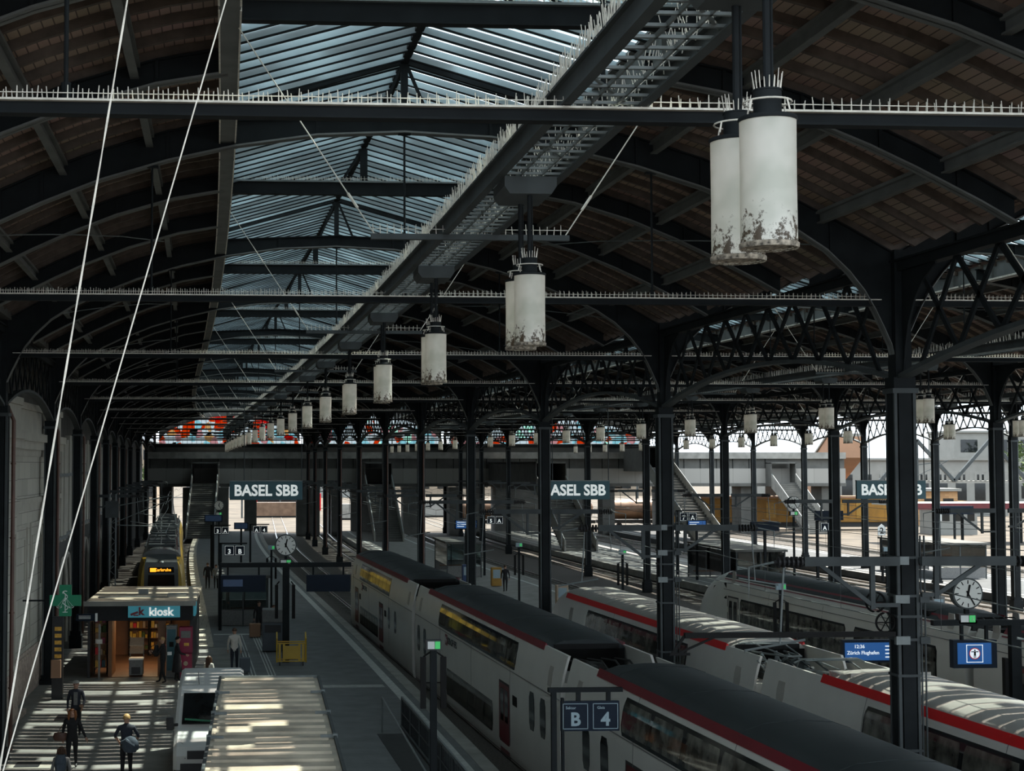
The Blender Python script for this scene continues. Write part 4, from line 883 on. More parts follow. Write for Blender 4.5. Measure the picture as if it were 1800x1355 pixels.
# pantograph gear over the second train's car joint
def panto(par, y, z, up, m='iron_light'):
    t = MB()
    for s in (-1, 1):
        t.tube([(s*.55, y-.7, z), (s*.55, y+.9, z)], .035, 6); t.tube([(s*.5, y+.8, z+.1), (s*.2, y-1.2, z+up*.55)], .03, 6); t.tube([(s*.2, y-1.2, z+up*.55), (s*.45, y+.7, z+up)], .022, 6)
        for q in (-.6, .8):
            for i in range(5): t.disc((s*.6, y+q, z-.25+i*.05), .07, 'Z', .02, 10)
    t.tube([(-.2, y-1.2, z+up*.55), (.2, y-1.2, z+up*.55)], .03, 6); t.tube([(-.95, y+.7, z+up-.08), (-.75, y+.7, z+up), (.75, y+.7, z+up), (.95, y+.7, z+up-.08)], .025, 6); t.tube([(-.75, y+.45, z+up), (.75, y+.45, z+up)], .02, 6)
    build('pantograph', t, m, par)
panto(tD, 1.7, 3.45, .35, 'iron_light'); panto(tE, LE-1.9, 3.45, .4, 'iron_light')
q = MB()
for k in range(26): a = random.uniform(-1.0, .8); y_ = random.uniform(.2, 2.3); q.tube([(a, y_, 3.1+random.uniform(0, .3)), (a+random.uniform(-.4, .4), y_+random.uniform(-.5, .5), 3.25+random.uniform(0, .4))], random.uniform(.02, .06), 6)
tag(build('roof_pipework', q, 'iron_light', tD), kind='stuff')
q = MB()
for k in range(14): q.box(-1.0, 1.0, LE-4.6+k*.09, LE-4.56+k*.09, 3.86, 3.95-k*.02)
build('vent_grille', q, 'train_grey', tE)
# yellow train
y0, y1 = 88.6, 108; yt = None
SY = [(1.2, -.3), (1.36, -.05), (1.40, .4), (1.40, 1.6), (1.33, 2.5), (1.22, 3.0), (1.12, 3.25)]; RY = [(1.12, 3.25), (.95, 3.5), (.5, 3.66), (0, 3.70)]
for k, (a, b_) in enumerate(((88.5, 107.5), (108.1, 126.5), (127.1, 146))):
    X0, X1 = -2.5+bend(a), -2.5+bend(b_); L = b_-a; rz = -math.atan2(X1-X0, L)
    t = empty('train_car', (X0, a, 0), ['front car of the yellow train with grey cab and orange display', 'second car of the yellow train', 'last car of the yellow train at the far end'][k], 'train', 'yellow train', rz)
    nz = 1.3 if k == 0 else 0
    b = MB(); ys = ([nz*(1-math.cos(i/8*math.pi/2)) for i in range(9)]+[L]) if nz else [0, L]
    def yx(x, z, y, nz=nz):
        if not nz: return x, z
        q = max(0, 1-y/nz); hz = max(0, (z-1.0)/2.7); return x*(1-.16*q**2.2), z-hz*q**1.6*.30
    b.loftY([(x, z) for x, z in full(SY)], ys, 0, yx); build('car_body', b, 'yellow', t, smooth=True)
    r = MB(); r.loftY([(x, z+.01) for x, z in full(RY)]+[(-1.12, 2.9), (1.12, 2.9)], [nz*.85 if nz else 0]+[2.8, L-.2], 0, yx); build('roof_shell', r, 'grey_cab', t, smooth=True)
    for s in (-1, 1): wb = MB(); patch(wb, SY, s, 3.6, L-.8, 1.2, 2.1, .012, .1); build('window_band', wb, 'glass_dark', t)
    rq = MB()
    for q in range(9): rq.box(-.8, .8, 4.2+q*1.5, 5.2+q*1.5, 3.66, 3.8+(q % 3)*.08)
    for s in (-1, 1): rq.tube([(s*.98, 3.2, 3.72), (s*.98, L-.4, 3.72)], .05, 6)
    build('roof_equipment', rq, 'iron_mid', t)
    bogie(t, 3.5); bogie(t, L-3)
    if k == 0:
        # grey cab face: sloping panel, windscreen, display
        f = MB(); F = [(.30, -.62+.0), (.0, 1.15), (.75, 2.2), (2.0, 3.28), (2.6, 3.5)]
        for s in (-1, 1): pass
        vs = []
        for (yy, z), w_ in zip([(-.05, -.2), (-.07, .6), (-.08, 1.7), (-.07, 2.6), (-.02, 3.0), (.35, 3.42)], (.88, .95, .98, .96, .92, .84)):
            vs += [(-w_, yy, z), (w_, yy, z), (w_, yy+.35, z-.12), (-w_, yy+.35, z-.12)]
        fs = []
        for i in range(5):
            o_ = i*4; p_ = o_+4; fs += [(o_, o_+1, p_+1, p_), (o_+1, o_+2, p_+2, p_+1), (o_+2, o_+3, p_+3, p_+2), (o_+3, o_, p_, p_+3)]
        fs += [(0, 3, 2, 1), (20, 21, 22, 23)]; f.add(vs, fs); build('cab_front', f, 'grey_cab', t)
        ws = MB(); ws.add([(-.80, -.13, .95), (.80, -.13, .95), (.74, -.12, 2.28), (-.74, -.12, 2.28), (-.80, -.08, .95), (.80, -.08, .95), (.74, -.07, 2.28), (-.74, -.07, 2.28)], [(0, 1, 2, 3), (7, 6, 5, 4), (0, 4, 5, 1), (1, 5, 6, 2), (2, 6, 7, 3), (3, 7, 4, 0)]); build('windscreen', ws, 'glass_dark', t)
        dp = MB(); dp.box(-.72, .72, -.14, -.06, 2.40, 2.72); o = build('destination_display', dp, 'black', t); o.rotation_euler = (0, 0, 0)
        lb = MB(); lb.box(-.64, -.30, -.155, -.14, 2.45, 2.67); build('line_number_field', lb, 'led_orange', o)
        text('destination_text', 'Karlsruhe', .24, o, (.08, -.155, 2.56), 'led_orange', .006)
        hl = MB(); hl.lathe([(.0, 0), (.12, 0), (.12, .08), (0, .08)], (0, -.12, 2.98)); build('top_headlight', hl, 'text_white', t)
        panto(t, 6.8, 3.8, 1.1)
# ================================================================== kiosk
K = empty('kiosk', (0, 0, 0), 'small kiosk shop with dark fascia and blue kiosk sign', 'kiosk'); kb = bend(62.5); K.location.x = kb
def kp(n, x0, x1, y0, y1, z0, z1, m, par=None): g = MB(); g.box(x0, x1, y0, y1, z0, z1); return build(n, g, m, par or K)
kp('roof', -5.25, -.85, 62.3, 70.3, 2.93, 3.06, 'metal_roof'); kp('fascia', -5.15, -.95, 62.4, 62.7, 2.30, 2.93, 'cloth_black'); kp('fascia', -1.15, -.95, 62.7, 70, 2.3, 2.93, 'cloth_black')
kp('side_wall', -5.15, -5.05, 62.5, 70, 0, 2.93, 'plastic_black'); kp('side_wall', -1.07, -.97, 62.9, 70, 0, 2.93, 'plastic_black'); kp('back_wall', -5.1, -1.0, 69.9, 70, 0, 2.93, 'kiosk_wood'); kp('shop_floor', -5.1, -1.0, 62.6, 69.9, .0, .03, 'kiosk_floor'); kp('ceiling_panel', -5.1, -1.0, 62.75, 69.9, 2.5, 2.55, 'cloth_grey')
kp('roof_trim', -5.3, -.8, 62.25, 62.32, 2.9, 3.1, 'concrete'); kp('entrance_post', -2.35, -2.05, 62.75, 62.95, .03, 2.3, 'kiosk_wood'); kp('entrance_post', -4.35, -4.2, 62.75, 64.4, .03, 2.3, 'kiosk_wood')
lt = kp('ceiling_light', -4.0, -2.2, 64.2, 64.5, 2.46, 2.5, 'warm_white'); kp('ceiling_light', -4.0, -2.2, 67.0, 67.3, 2.46, 2.5, 'warm_white')
al = bpy.data.lights.new('kiosk_lamp', 'AREA'); al.energy = 60; al.size = 2; al.color = (1, .72, .42); ao = bpy.data.objects.new('kiosk_lamp', al); COL.objects.link(ao); ao.location = (-3.1+kb, 65.4, 2.42); tag(ao, 'warm ceiling lamp inside the kiosk', 'lamp')
rq = MB(); rq.tube([(-4.9, 64, 3.1), (-3.6, 64.2, 3.12), (-2.0, 64.1, 3.1)], .03, 6); rq.box(-2.1, -1.3, 64.6, 65.5, 3.06, 3.16); rq.box(-3.4, -3.0, 66, 66.5, 3.06, 3.25); build('roof_pipes', rq, 'iron_light', K)
sg = kp('shop_sign', -3.52, -1.44, 62.26, 62.4, 2.44, 2.90, 'kiosk_blue'); text('sign_lettering', 'kiosk', .46, sg, (-2.20, 62.24, 2.66), 'sign_white', .016); text('sign_logo', 'k', .42, sg, (-3.0, 62.25, 2.68), 'wine_red', .02); g = MB(); g.bar((-3.42, 62.25, 2.55), (-3.12, 62.25, 2.66), .01, .09); g.bar((-3.3, 62.25, 2.53), (-3.1, 62.25, 2.53), .01, .05); build('logo_swoosh', g, 'wine_red', sg)
kp('side_sign', -.95, -.86, 63.2, 64.5, 2.4, 2.88, 'kiosk_blue')
g = MB(); g.box(-5.55, -4.78, 62.0, 62.08, 2.34, 2.62); o = build('hanging_sign', g, 'navy', None, 'small dark blue hanging sign left of the kiosk front', 'sign', loc=(kb, 0, 0)); g = MB(); g.box(-4.80, -4.72, 61.98, 62.1, 2.32, 2.64); build('sign_edge', g, 'text_white', o); g = MB()
for z in (2.43, 2.48, 2.53): g.box(-5.45, -4.98, 61.99, 62.0, z, z+.02)
build('sign_lines', g, 'text_white', o); g = MB(); g.box(-5.2, -5.1, 62.06, 62.42, 2.5, 2.56); build('sign_arm', g, 'iron', o)
# shelves and goods
goods = ['amber', 'kiosk_red', 'ochre', 'cloth_white', 'teal', 'bright_red', 'foliage', 'cloth_beige', 'yellow']
for k, (x0, x1, y_, lab) in enumerate([(-4.1, -3.2, 69.4, 'back wall shelf rack at the left inside the kiosk'), (-3.15, -2.2, 69.4, 'back wall shelf rack at the right inside the kiosk'), (-5.0, -4.45, 63.4, 'magazine rack beside the kiosk entrance')]):
    t = empty('shelf_rack', (kb, 0, 0), lab, 'shelf', 'kiosk shelf racks')
    for z in (.3, .8, 1.25, 1.7, 2.1): g = MB(); g.box(x0, x1, y_, y_+.4, z, z+.03); build('shelf_board', g, 'kiosk_wood', t)
    g = MB(); g.box(x0, x0+.03, y_, y_+.4, .03, 2.3); g.box(x1-.03, x1, y_, y_+.4, .03, 2.3); build('frame', g, 'iron', t)
    for z in (.33, .83, 1.28, 1.73, 2.13):
        x = x0+.06; c_ = 0
        while x < x1-.15:
            w_ = random.uniform(.09, .15); h_ = random.uniform(.14, .3) if z < 2 else .12; g = MB(); g.box(x, x+w_, y_+.05, y_+.3, z, z+h_)
            zn = {.33: 'bottom', .83: 'second', 1.28: 'middle', 1.73: 'fourth', 2.13: 'top'}[z]; c_ += 1
            build('goods_box', g, random.choice(goods), None, 'packet on the %s board of the %s, %s along' % (zn, {'back wall shelf rack at the left inside the kiosk': 'left kiosk rack', 'back wall shelf rack at the right inside the kiosk': 'right kiosk rack'}.get(lab, 'magazine rack'), ORD[c_].replace('nearest', 'first')), 'packet', 'packets on the kiosk shelves', loc=(kb, 0, 0)); x += w_+.02
t = empty('display_stand', (-3.22+kb, 62.9, 0), 'white wheeled display freezer with newspaper rack before the kiosk door', 'display stand'); g = MB(); g.box(-.28, .28, -.3, .3, .08, .70); build('cabinet', g, 'cloth_grey', t, bevel=.03); g = MB(); g.box(-.18, .18, -.31, -.30, .14, .42); build('grille', g, 'plastic_black', t); g = MB(); g.box(-.29, .29, -.31, .31, .70, .76); build('lid', g, 'text_white', t)
for z in (.95, 1.25): g = MB(); g.prismX([(-.2, z), (.25, z+.12), (.25, z+.3), (.22, z+.3), (-.2, z+.04)], -.27, .27); build('newspaper_tray', g, 'cloth_beige', t)
for x in (-.27, .27): g = MB(); g.box(x-.015, x+.015, .2, .24, .7, 1.6); build('upright', g, 'iron_light', t)
t = empty('vending_machine', (-1.22+kb, 62.1, 0), 'dark pink and red ice cream vending machine at the kiosk corner', 'vending machine'); g = MB(); g.box(-.27, .27, -.05, .55, .02, 1.0); build('lower_cabinet', g, 'kiosk_red', t, bevel=.02); g = MB(); g.box(-.25, .29, .1, .55, 1.0, 2.05); build('upper_board', g, 'kiosk_red', t, bevel=.02); g = MB(); g.box(-.17, .21, .085, .1, 1.62, 1.90); build('picture_panel', g, 'cloth_grey', t); g = MB(); g.box(-.05, .15, .085, .1, 1.3, 1.42); build('ice_picture', g, 'amber', t); g = MB(); g.disc((.03, -.06, .62), .09, 'Y', .01); build('round_logo', g, 'cloth_beige', t)
t = empty('atm_machine', (-1.78+kb, 62.35, 0), 'tall grey green machine between the two people at the kiosk', 'machine'); g = MB(); g.box(-.22, .22, 0, .5, .02, 2.1); build('housing', g, 'cloth_grey', t, bevel=.02); g = MB(); g.box(-.17, .17, -.01, 0, .3, 1.95); build('front_panel', g, 'teal', t); g = MB(); g.box(-.09, .09, -.02, -.01, 1.25, 1.45); build('screen', g, 'black', t)
g = MB(); g.box(.12, .2, 0, .1, 0, 2.2); g.box(-.0, .3, -.05, .15, 0, .05); o = build('info_post', g, 'cloth_grey', None, 'thin grey post standing at the left of the kiosk front', 'post', loc=(-4.78+kb, 61.9, 0)); g = MB(); g.box(.06, .28, -.02, 0, 1.45, 1.62); build('post_plate', g, 'cloth_white', o)
# pharmacy cross
cx_ = -5.46+bend(55); t = empty('pharmacy_cross', (cx_, 55, 3.78), 'green illuminated pharmacy cross with snake emblem at the left wall', 'sign'); g = MB(); g.box(-.55, .55, -.07, .07, -.19, .19); g.box(-.21, .21, -.071, .071, -.55, .55); build('cross_body', g, 'pharm_green', t)
g = MB(); P = [(.10*math.sin(i*.75)*(1-i*.02), -.085, -.34+i*.045) for i in range(15)]; g.tube(P, .02, 6); g.tube([(0, -.085, -.4), (0, -.085, .24)], .016, 6); g.tube([(.09*math.cos(a), -.085, .28+.06*math.sin(a)) for a in [math.pi*1.2-i*.3 for i in range(11)]], .018, 6); g.box(-.09, .09, -.095, -.08, -.42, -.39); build('snake_emblem', g, 'text_white', t)
g = MB()
for s in (-1, 1): g.tube([(0, -.085, .12), (s*.15, -.085, -.2), (s*.27, -.085, -.2), (0, -.085, .12)], .006, 5); g.tube([(s*.21+.09*math.cos(a), -.085, -.2+.06*math.sin(a)) for a in [math.pi+i*math.pi/8 for i in range(9)]], .014, 5)
build('scales_emblem', g, 'text_white', t); g = MB(); g.box(-1.5, -.5, -.02, .02, -.03, .03); build('wall_arm', g, 'iron', t)
t = empty('shop_sign_board', (-5.9+bend(57), 57, 0), 'narrow lit shop window strip under the pharmacy cross', 'shop window'); g = MB(); g.box(-.2, .2, 0, .3, 0, 3.0); build('case', g, 'plastic_black', t)
for z in (1.5, 1.75, 2.0, 2.25, 2.5): g = MB(); g.box(-.1, .15, -.01, 0, z, z+.14); build('lit_panel', g, 'amber', t)
g = MB(); g.box(-.2, .15, -.2, 0, .8, 1.45); build('orange_rack', g, 'peach', t)
# ================================================================== signs, clocks, platform furniture
def station_sign(xc, label):
    Y = 76.75; t = empty('station_name_sign', (xc+bend(Y), Y, 6.82), label, 'sign', 'station name signs'); g = MB(); g.box(-1.82, 1.82, -.09, .09, 0, .93); build('sign_panel', g, 'teal', t)
    text('station_name', 'BASEL SBB', .76, t, (0, -.10, .45), 'sign_white', .022, sx=.93); g = MB(); g.box(-1.83, 1.83, -.1, .1, .93, .97); build('top_edge', g, 'iron_light', t)
    for s in (-1.1, 1.78): g = MB(); g.tube([(s, 0, .95), (s, 0, 4.92)], .025, 6); build('hanging_rod', g, 'iron_mid', t)
station_sign(2.80, 'teal station name sign hanging over the first platform'); station_sign(18.4, 'teal station name sign hanging over the middle platform'); station_sign(34.9, 'teal station name sign half hidden behind the big right column')
def clock(x, y, z, r, label, hourang=12.42, zb=4.25):
    t = empty('station_clock', (x+bend(y), y, z), label, 'clock'); g = MB(); g.disc((0, 0, 0), r, 'Y', .24, 40); build('clock_housing', g, 'iron_mid', t)
    f = MB(); f.disc((0, -.125, 0), r*.90, 'Y', .01, 40); o = build('clock_face', f, 'clock_face', t)
    m_ = MB()
    for i in range(12):
        a = i*math.pi/6; L = .26 if i % 3 else .26; m_.bar((r*.86*math.sin(a), -.135, r*.86*math.cos(a)), (r*(.86-.24)*math.sin(a), -.135, r*(.86-.24)*math.cos(a)), r*.06, .006, up=(0, 1, 0))
    build('hour_marks', m_, 'black', o)
    for nm, ang, L, w_ in (('hour_hand', (12.42 % 12)/12*2*math.pi, .58, .13), ('minute_hand', 25/60*2*math.pi, .84, .09)):
        h_ = MB(); h_.bar((-r*.2*math.sin(ang), -.142, -r*.2*math.cos(ang)), (r*L*math.sin(ang), -.142, r*L*math.cos(ang)), r*w_, .008, up=(0, 1, 0)); build(nm, h_, 'black', o)
    g = MB(); g.box(-.06, .06, -.06, .06, -(z-zb), -r+.02); build('clock_post', g, 'iron', t)
    eb = MB(); eb.box(-.27, .27, -.1, .1, -r-.42, -r-.14); e = build('exit_sign_box', eb, 'plastic_black', t); g = MB(); g.box(-.22, .02, -.11, -.1, -r-.38, -r-.18); build('white_field', g, 'text_white', e); g = MB(); g.box(.04, .22, -.11, -.1, -r-.38, -r-.18); build('green_field', g, 'exit_green', e)
    g = MB(); g.bar((.10, -.115, -r-.35), (.14, -.115, -r-.27), .02, .01); g.bar((.14, -.115, -r-.27), (.18, -.115, -r-.35), .02, .01); g.bar((.14, -.115, -r-.28), (.14, -.115, -r-.22), .025, .01); build('running_figure', g, 'text_white', e)
clock(3.12, 67, 5.08, .47, 'round white station clock on the dark sign gantry of the first platform', zb=4.32)
clock(21.75, 44, 4.80, .46, 'large round white station clock at right above the blue display', zb=4.0)
clock(1.95, 131, 5.1, .42, 'small far station clock under the first station name sign', zb=.0)
clock(38.5, 98, 6.1, .42, 'distant station clock in front of the yellow works train', zb=.0)
# gantry of clock 1
b67 = bend(67); t = empty('sign_gantry', (b67, 67, 0), 'dark T-shaped sign gantry carrying two display boards, first platform', 'gantry')
g = MB(); g.box(.28, 5.98, -.12, .12, 4.12, 4.32); build('cross_beam', g, 'iron', t); g = MB(); g.box(2.98, 3.28, -.13, .13, 0, 4.12); build('post', g, 'iron', t)
for x in (2.72, 3.46): g = MB(); g.box(x-.07, x+.07, -.16, .16, 1.9, 3.35); g.tube([(x, 0, 3.35), (x*.7+3.12*.3, 0, 3.5)], .03, 6); build('side_panel', g, 'black', t)
for x0, x1, nm in ((.30, 2.25, 0), (4.02, 5.94, 1)):
    g = MB(); g.box(x0, x1, -.16, .16, 3.06, 3.78); o = build('display_board', g, 'navy', t)
    for x in (x0+.3, x1-.3): q = MB(); q.box(x-.04, x+.04, -.04, .04, 3.78, 4.12); build('hanger', q, 'iron', o)
    if nm == 0: q = MB(); q.box(x0+.1, x0+.95, -.17, -.16, 3.3, 3.6); build('lit_screen', q, 'screen_dim', o)
# yellow trolley around the gantry foot, blue cabinet, bench
t = empty('luggage_cage', (3.35+b67, 66.1, 0), 'yellow metal cage trolley at the foot of the clock gantry', 'trolley')
g = MB()
for x in (-.62, .62):
    g.tube([(x, -.35, .15), (x, -.35, 1.15), (x, .35, 1.35), (x, .35, .15)], .035, 6)
for z in (.2, .95): g.tube([(-.62, -.35, z), (.62, -.35, z), (.62, .35, z), (-.62, .35, z), (-.62, -.35, z)], .03, 6)
for x in (-.5, -.32, .34, .5): g.box(x-.05, x+.05, -.36, -.33, .2, .95)
g.box(-.35, .35, -.33, -.30, .3, .85); build('cage_frame', g, 'yellow', t); g = MB()
for x in (-.5, .5):
    for y in (-.3, .3): g.disc((x, y, .09), .09, 'X', .05, 12)
build('wheels', g, 'plastic_black', t)
t = empty('ticket_cabinet', (2.62+b67, 70.5, 0), 'pale blue grey cabinet standing behind the clock gantry', 'cabinet'); g = MB(); g.box(-.5, .45, 0, .9, .05, 1.75); build('housing', g, 'suitcase', t, bevel=.03); g = MB(); g.box(-.52, .47, -.03, .95, 1.35, 1.95); build('hood', g, 'cloth_grey', t, bevel=.04); g = MB(); g.box(-.4, .35, -.035, -.03, .9, 1.25); build('front_panel', g, 'plastic_black', t)
# A/B sector signs
def sector(x, y, z, s, chars, label, posts=True, gap=1.18, group=None, mt='sign_white'):
    t = empty('platform_sign', (x+bend(y), y, z), label, 'sign', group)
    W = s*gap; n_ = len(chars); g = MB(); g.box(-.06*s-W*0, W*(n_-1)+s*1.06, -.05, .05, -.08*s, s*1.08); build('sign_panel', g, 'navy', t)
    for i, (c_, small) in enumerate(chars):
        x0 = i*W; fr = MB()
        for a in ((x0, x0+s, 0, .025*s), (x0, x0+s, s-.025*s, s), (x0, x0+.025*s, 0, s), (x0+s-.025*s, x0+s, 0, s)): fr.box(a[0], a[1], -.062, -.05, a[2], a[3])
        build('sign_border', fr, mt, t); text('sign_letter', c_, s*.72, t, (x0+s*.5, -.06, s*.36), mt, s*.022); 
        if small: text('sign_caption', small, s*.15, t, (x0+s*.32, -.06, s*.83), mt, .001)
    return t
t = sector(6.42, 30, 3.40, .50, [('B', 'Sektor'), ('4', 'Gleis')], 'dark sector sign reading B and 4 beside the near train', gap=1.2, mt='text_grey')
g = MB(); g.box(-.28, 1.2, -.07, .07, .72, .80); g.box(.28, .36, -.04, .04, .5, .72); g.box(.88, .96, -.04, .04, .5, .72); g.box(-.22, -.12, -.06, .06, -3.4, .74); g.box(-.02, .03, -.06, .06, -3.4, .6); build('sign_frame', g, 'iron', t)
for (x, y, z, s, ch, lb) in ((.86, 80, 3.9, .46, [('3', ''), ('B', '')], 'small dark sign reading 3 and B in front of the glass shelter'), (1.45, 125, 2.98, .52, [('3', ''), ('A', '')], 'small dark sign reading 3 and A far down the first platform'), (4.6, 125, 3.05, .52, [('A', ''), ('4', '')], 'small dark sign reading A and 4 far down the first platform'),
        (22.4, 118, 4.0, .55, [('5', ''), ('A', '')], 'distant dark sign reading 5 and A on the middle platform'), (37.6, 118, 4.2, .6, [('7', ''), ('A', '')], 'distant dark sign reading 7 and A under the second name sign'), (40.3, 98, 4.25, .5, [('A', ''), ('8', '')], 'dark sign reading A and 8 right of the second big column'), (57, 122, 4.4, .6, [('A', ''), ('10', '')], 'dark sign reading A and 10 below the right name sign')):
    t = sector(x, y, z, s, ch, lb); g = MB(); g.box(-.3, s*2.5, -.08, .08, s*1.2, s*1.36); g.box(-.32, -.16, -.08, .08, -z, s*1.36); build('sign_frame', g, 'iron', t)
for (x, y, z, w_, h_, m_, lb) in ((1.35, 124.6, 4.0, 1.3, .45, 'screen_dim', 'dim blue display board above the far sign reading 3 and A'), (3.6, 124.6, 3.4, 1.0, .42, 'screen_dim', 'dim blue display board left of the far sign reading A and 4'), (19.6, 112, 3.9, 1.5, .55, 'screen_blue', 'bright blue departure display on the middle platform, far away'), (36.9, 112, 3.9, 1.3, .5, 'screen_blue', 'bright blue departure display under the second station name sign'),
        (36.6, 98, 4.3, 1.7, .5, 'navy', 'dark blue display board left of the distant clock'), (40.9, 98, 5.0, 1.7, .5, 'navy', 'dark blue display board right of the distant clock'), (66, 130, 4.3, 3.2, .6, 'navy', 'long dark blue display under the flat canopy at right')):
    t = empty('display_board', (x+bend(y), y, z), lb, 'display'); g = MB(); g.box(-w_/2-.08, w_/2+.08, 0, .25, -.06, h_+.06); build('casing', g, 'navy', t); g = MB(); g.box(-w_/2, w_/2, -.02, 0, 0, h_); build('screen', g, m_, t)
    if m_ == 'screen_blue': g = MB(); [g.box(-w_/2+.08, w_/2-.5-.2*i, -.03, -.02, h_-.14-i*.15, h_-.09-i*.15) for i in range(3)]; build('screen_lines', g, 'screen_text', t)
    g = MB(); g.box(-.08, .08, .05, .2, -z, 0); build('post', g, 'iron', t)
# display with crossed-out figure under clock 2, and the destination display
b44 = bend(44); t = empty('platform_display', (21.9+b44, 44, 0), 'blue screen with round pedestrian symbol under the large right clock', 'display')
g = MB(); g.box(-.62, .70, -.12, .14, 2.62, 3.44); build('casing', g, 'navy', t); g = MB(); g.box(-.50, .52, -.14, -.12, 2.74, 3.36); sc_ = build('screen', g, 'screen_blue', t)
g = MB()
for a in ((-.24, .26, 3.29, 3.31), (-.24, .26, 2.79, 2.81), (-.24, -.22, 2.79, 3.31), (.24, .26, 2.79, 3.31)): g.box(a[0], a[1], -.15, -.14, a[2], a[3])
build('white_frame', g, 'screen_text', sc_)
g = MB(); g.disc((.01, -.145, 3.05), .17, 'Y', .008, 28); build('red_ring', g, 'bright_red', sc_); g = MB(); g.disc((.01, -.152, 3.05), .145, 'Y', .006, 28); build('white_disc', g, 'screen_text', sc_)
g = MB(); g.disc((.01, -.158, 3.145), .024, 'Y', .006, 12); g.box(-.10, .12, -.161, -.155, 3.09, 3.115); g.box(-.02, .04, -.161, -.155, 2.99, 3.10); g.box(-.02, .0, -.161, -.155, 2.92, 3.0); g.box(.02, .04, -.161, -.155, 2.92, 3.0); build('figure', g, 'black', sc_)
g = MB(); g.box(-1.2, 2.2, -.1, .1, 3.86, 4.02); build('cross_beam', g, 'iron', t); g = MB(); g.box(1.15, 1.45, -.12, .12, 0, 3.86); build('post', g, 'iron', t); g = MB(); g.box(.95, 1.05, -.1, .1, 1.1, 2.9); build('side_panel', g, 'black', t); g = MB(); g.box(-.35, -.27, -.05, .05, 3.4, 3.9); g.box(.4, .48, -.05, .05, 3.4, 3.9); build('hanger', g, 'iron', t)
t = empty('destination_display', (19.72+bend(46), 46, 2.6), 'blue departure display reading Zürich Flughafen behind the big column', 'display'); g = MB(); g.box(-.86, .86, 0, .2, -.07, .62); build('casing', g, 'navy', t); g = MB(); g.box(-.80, .80, -.02, 0, 0, .54); s2_ = build('screen', g, 'screen_blue', t)
text('departure_time', '12:36', .15, s2_, (-.35, -.025, .42), 'screen_text', .002); text('destination_text', 'Zürich Flughafen', .15, s2_, (-.74, -.025, .23), 'screen_text', .002, align='LEFT'); g = MB()
for i in range(4): g.box(.46, .74, -.03, -.02, .08+i*.11, .12+i*.11)
build('via_lines', g, 'screen_text', s2_); g = MB(); g.box(-.06, .06, .05, .15, -2.6, 0); build('post', g, 'iron', t)
# post with emergency box (x 770), its banners
t = empty('banner_post', (4.30+bend(33), 33, 0), 'dark post with lit exit box and two black side panels, centre foreground', 'post'); g = MB(); g.box(-.07, .07, -.07, .07, 0, 4.62); build('post', g, 'iron', t); g = MB(); g.box(-.17, .17, -.09, .09, 4.60, 4.82); e_ = build('exit_sign_box', g, 'plastic_black', t)
g = MB(); g.box(-.13, .02, -.1, -.09, 4.63, 4.79); build('white_field', g, 'text_white', e_); g = MB(); g.box(.03, .14, -.1, -.09, 4.63, 4.79); build('green_field', g, 'exit_green', e_)
for s in (-1, 1): g = MB(); g.box(s*.22-.06, s*.22+.06, -.05, .05, 3.35, 4.45); g.tube([(s*.22, 0, 4.45), (s*.06, 0, 4.56)], .02, 6); g.tube([(s*.2, 0, 3.9), (0, 0, 3.9)], .015, 6); build('side_panel', g, 'black', t)
for k, (x, y, lb) in enumerate(((22.4, 60, 'thin dark post with lit exit box in front of the third train'), (19.0, 92, 'thin dark post with lit exit box left of the second train nose'), (23.0, 84, 'thin dark post with black panels right of the second train nose'), (3.9, 90, 'thin dark post behind the clock gantry'), (39, 86, 'thin dark post on the right hall platform'), (41, 64, 'thin dark post with panels on the right hall platform, nearer'))):
    t = empty('banner_post', (x+bend(y), y, 0), lb, 'post'); g = MB(); g.box(-.06, .06, -.06, .06, 0, 3.6); build('post', g, 'iron', t); g = MB(); g.box(-.2, .2, -.08, .08, 3.6, 3.85); e_ = build('exit_sign_box', g, 'text_grey', t); g = MB(); g.box(.03, .17, -.09, -.08, 3.64, 3.81); build('green_field', g, 'exit_green', e_)
    for s in (-1, 1): g = MB(); g.box(s*.25-.06, s*.25+.06, -.05, .05, 1.9, 3.1); g.tube([(s*.25, 0, 3.1), (0, 0, 3.25)], .02, 6); build('side_panel', g, 'black', t)
# stair opening with railing (right side of first platform)
yy0, yy1 = 30, 50; t = empty('stair_railing', (0, 0, 0), 'dark barred railing around the underpass stairs beside the platform edge', 'railing')
rl = MB(); pt = lambda x, y, z: (x+bend(y), y, z)
g = MB(); g.loftY(RECT(5.80, 5.86, .98, 1.05), rng(yy0, yy1, 4)); build('top_rail', g.warp(), 'iron_light', t); g = MB(); g.loftY(RECT(5.77, 5.89, .05, .11), rng(yy0, yy1, 4)); g.loftY(RECT(5.81, 5.85, .5, .53), rng(yy0, yy1, 4)); build('lower_rails', g.warp(), 'iron_mid', t)
for y in rng(yy0, yy1, 2): g = MB(); g.box(5.80, 5.86, y-.03, y+.03, 0, 1.0); build('rail_post', g.warp(), 'iron_mid', t)
g = MB()
for y in rng(yy0, yy1, .125): g.box(5.823, 5.837, y-.006, y+.006, .1, .98)
tag(build('bars', g.warp(), 'iron', t), kind='stuff')
g = MB(); g.tube([pt(5.1, 49.3, 1.12), pt(5.1, 48.6, 1.08), pt(4.9, 38, .9)], .028, 8); g.tube([pt(5.1, 49.3, 0), pt(5.1, 49.3, 1.12)], .028, 8); build('handrail', g, 'iron_light', t)
g = MB(); g.loftY(RECT(4.9, 5.77, .01, .02), rng(yy0, yy1-1, 4)); build('shaft_shade_sheet', g.warp(), 'stair_dark', t)  # flat dark sheet puts the stair opening's shade on the platform surface
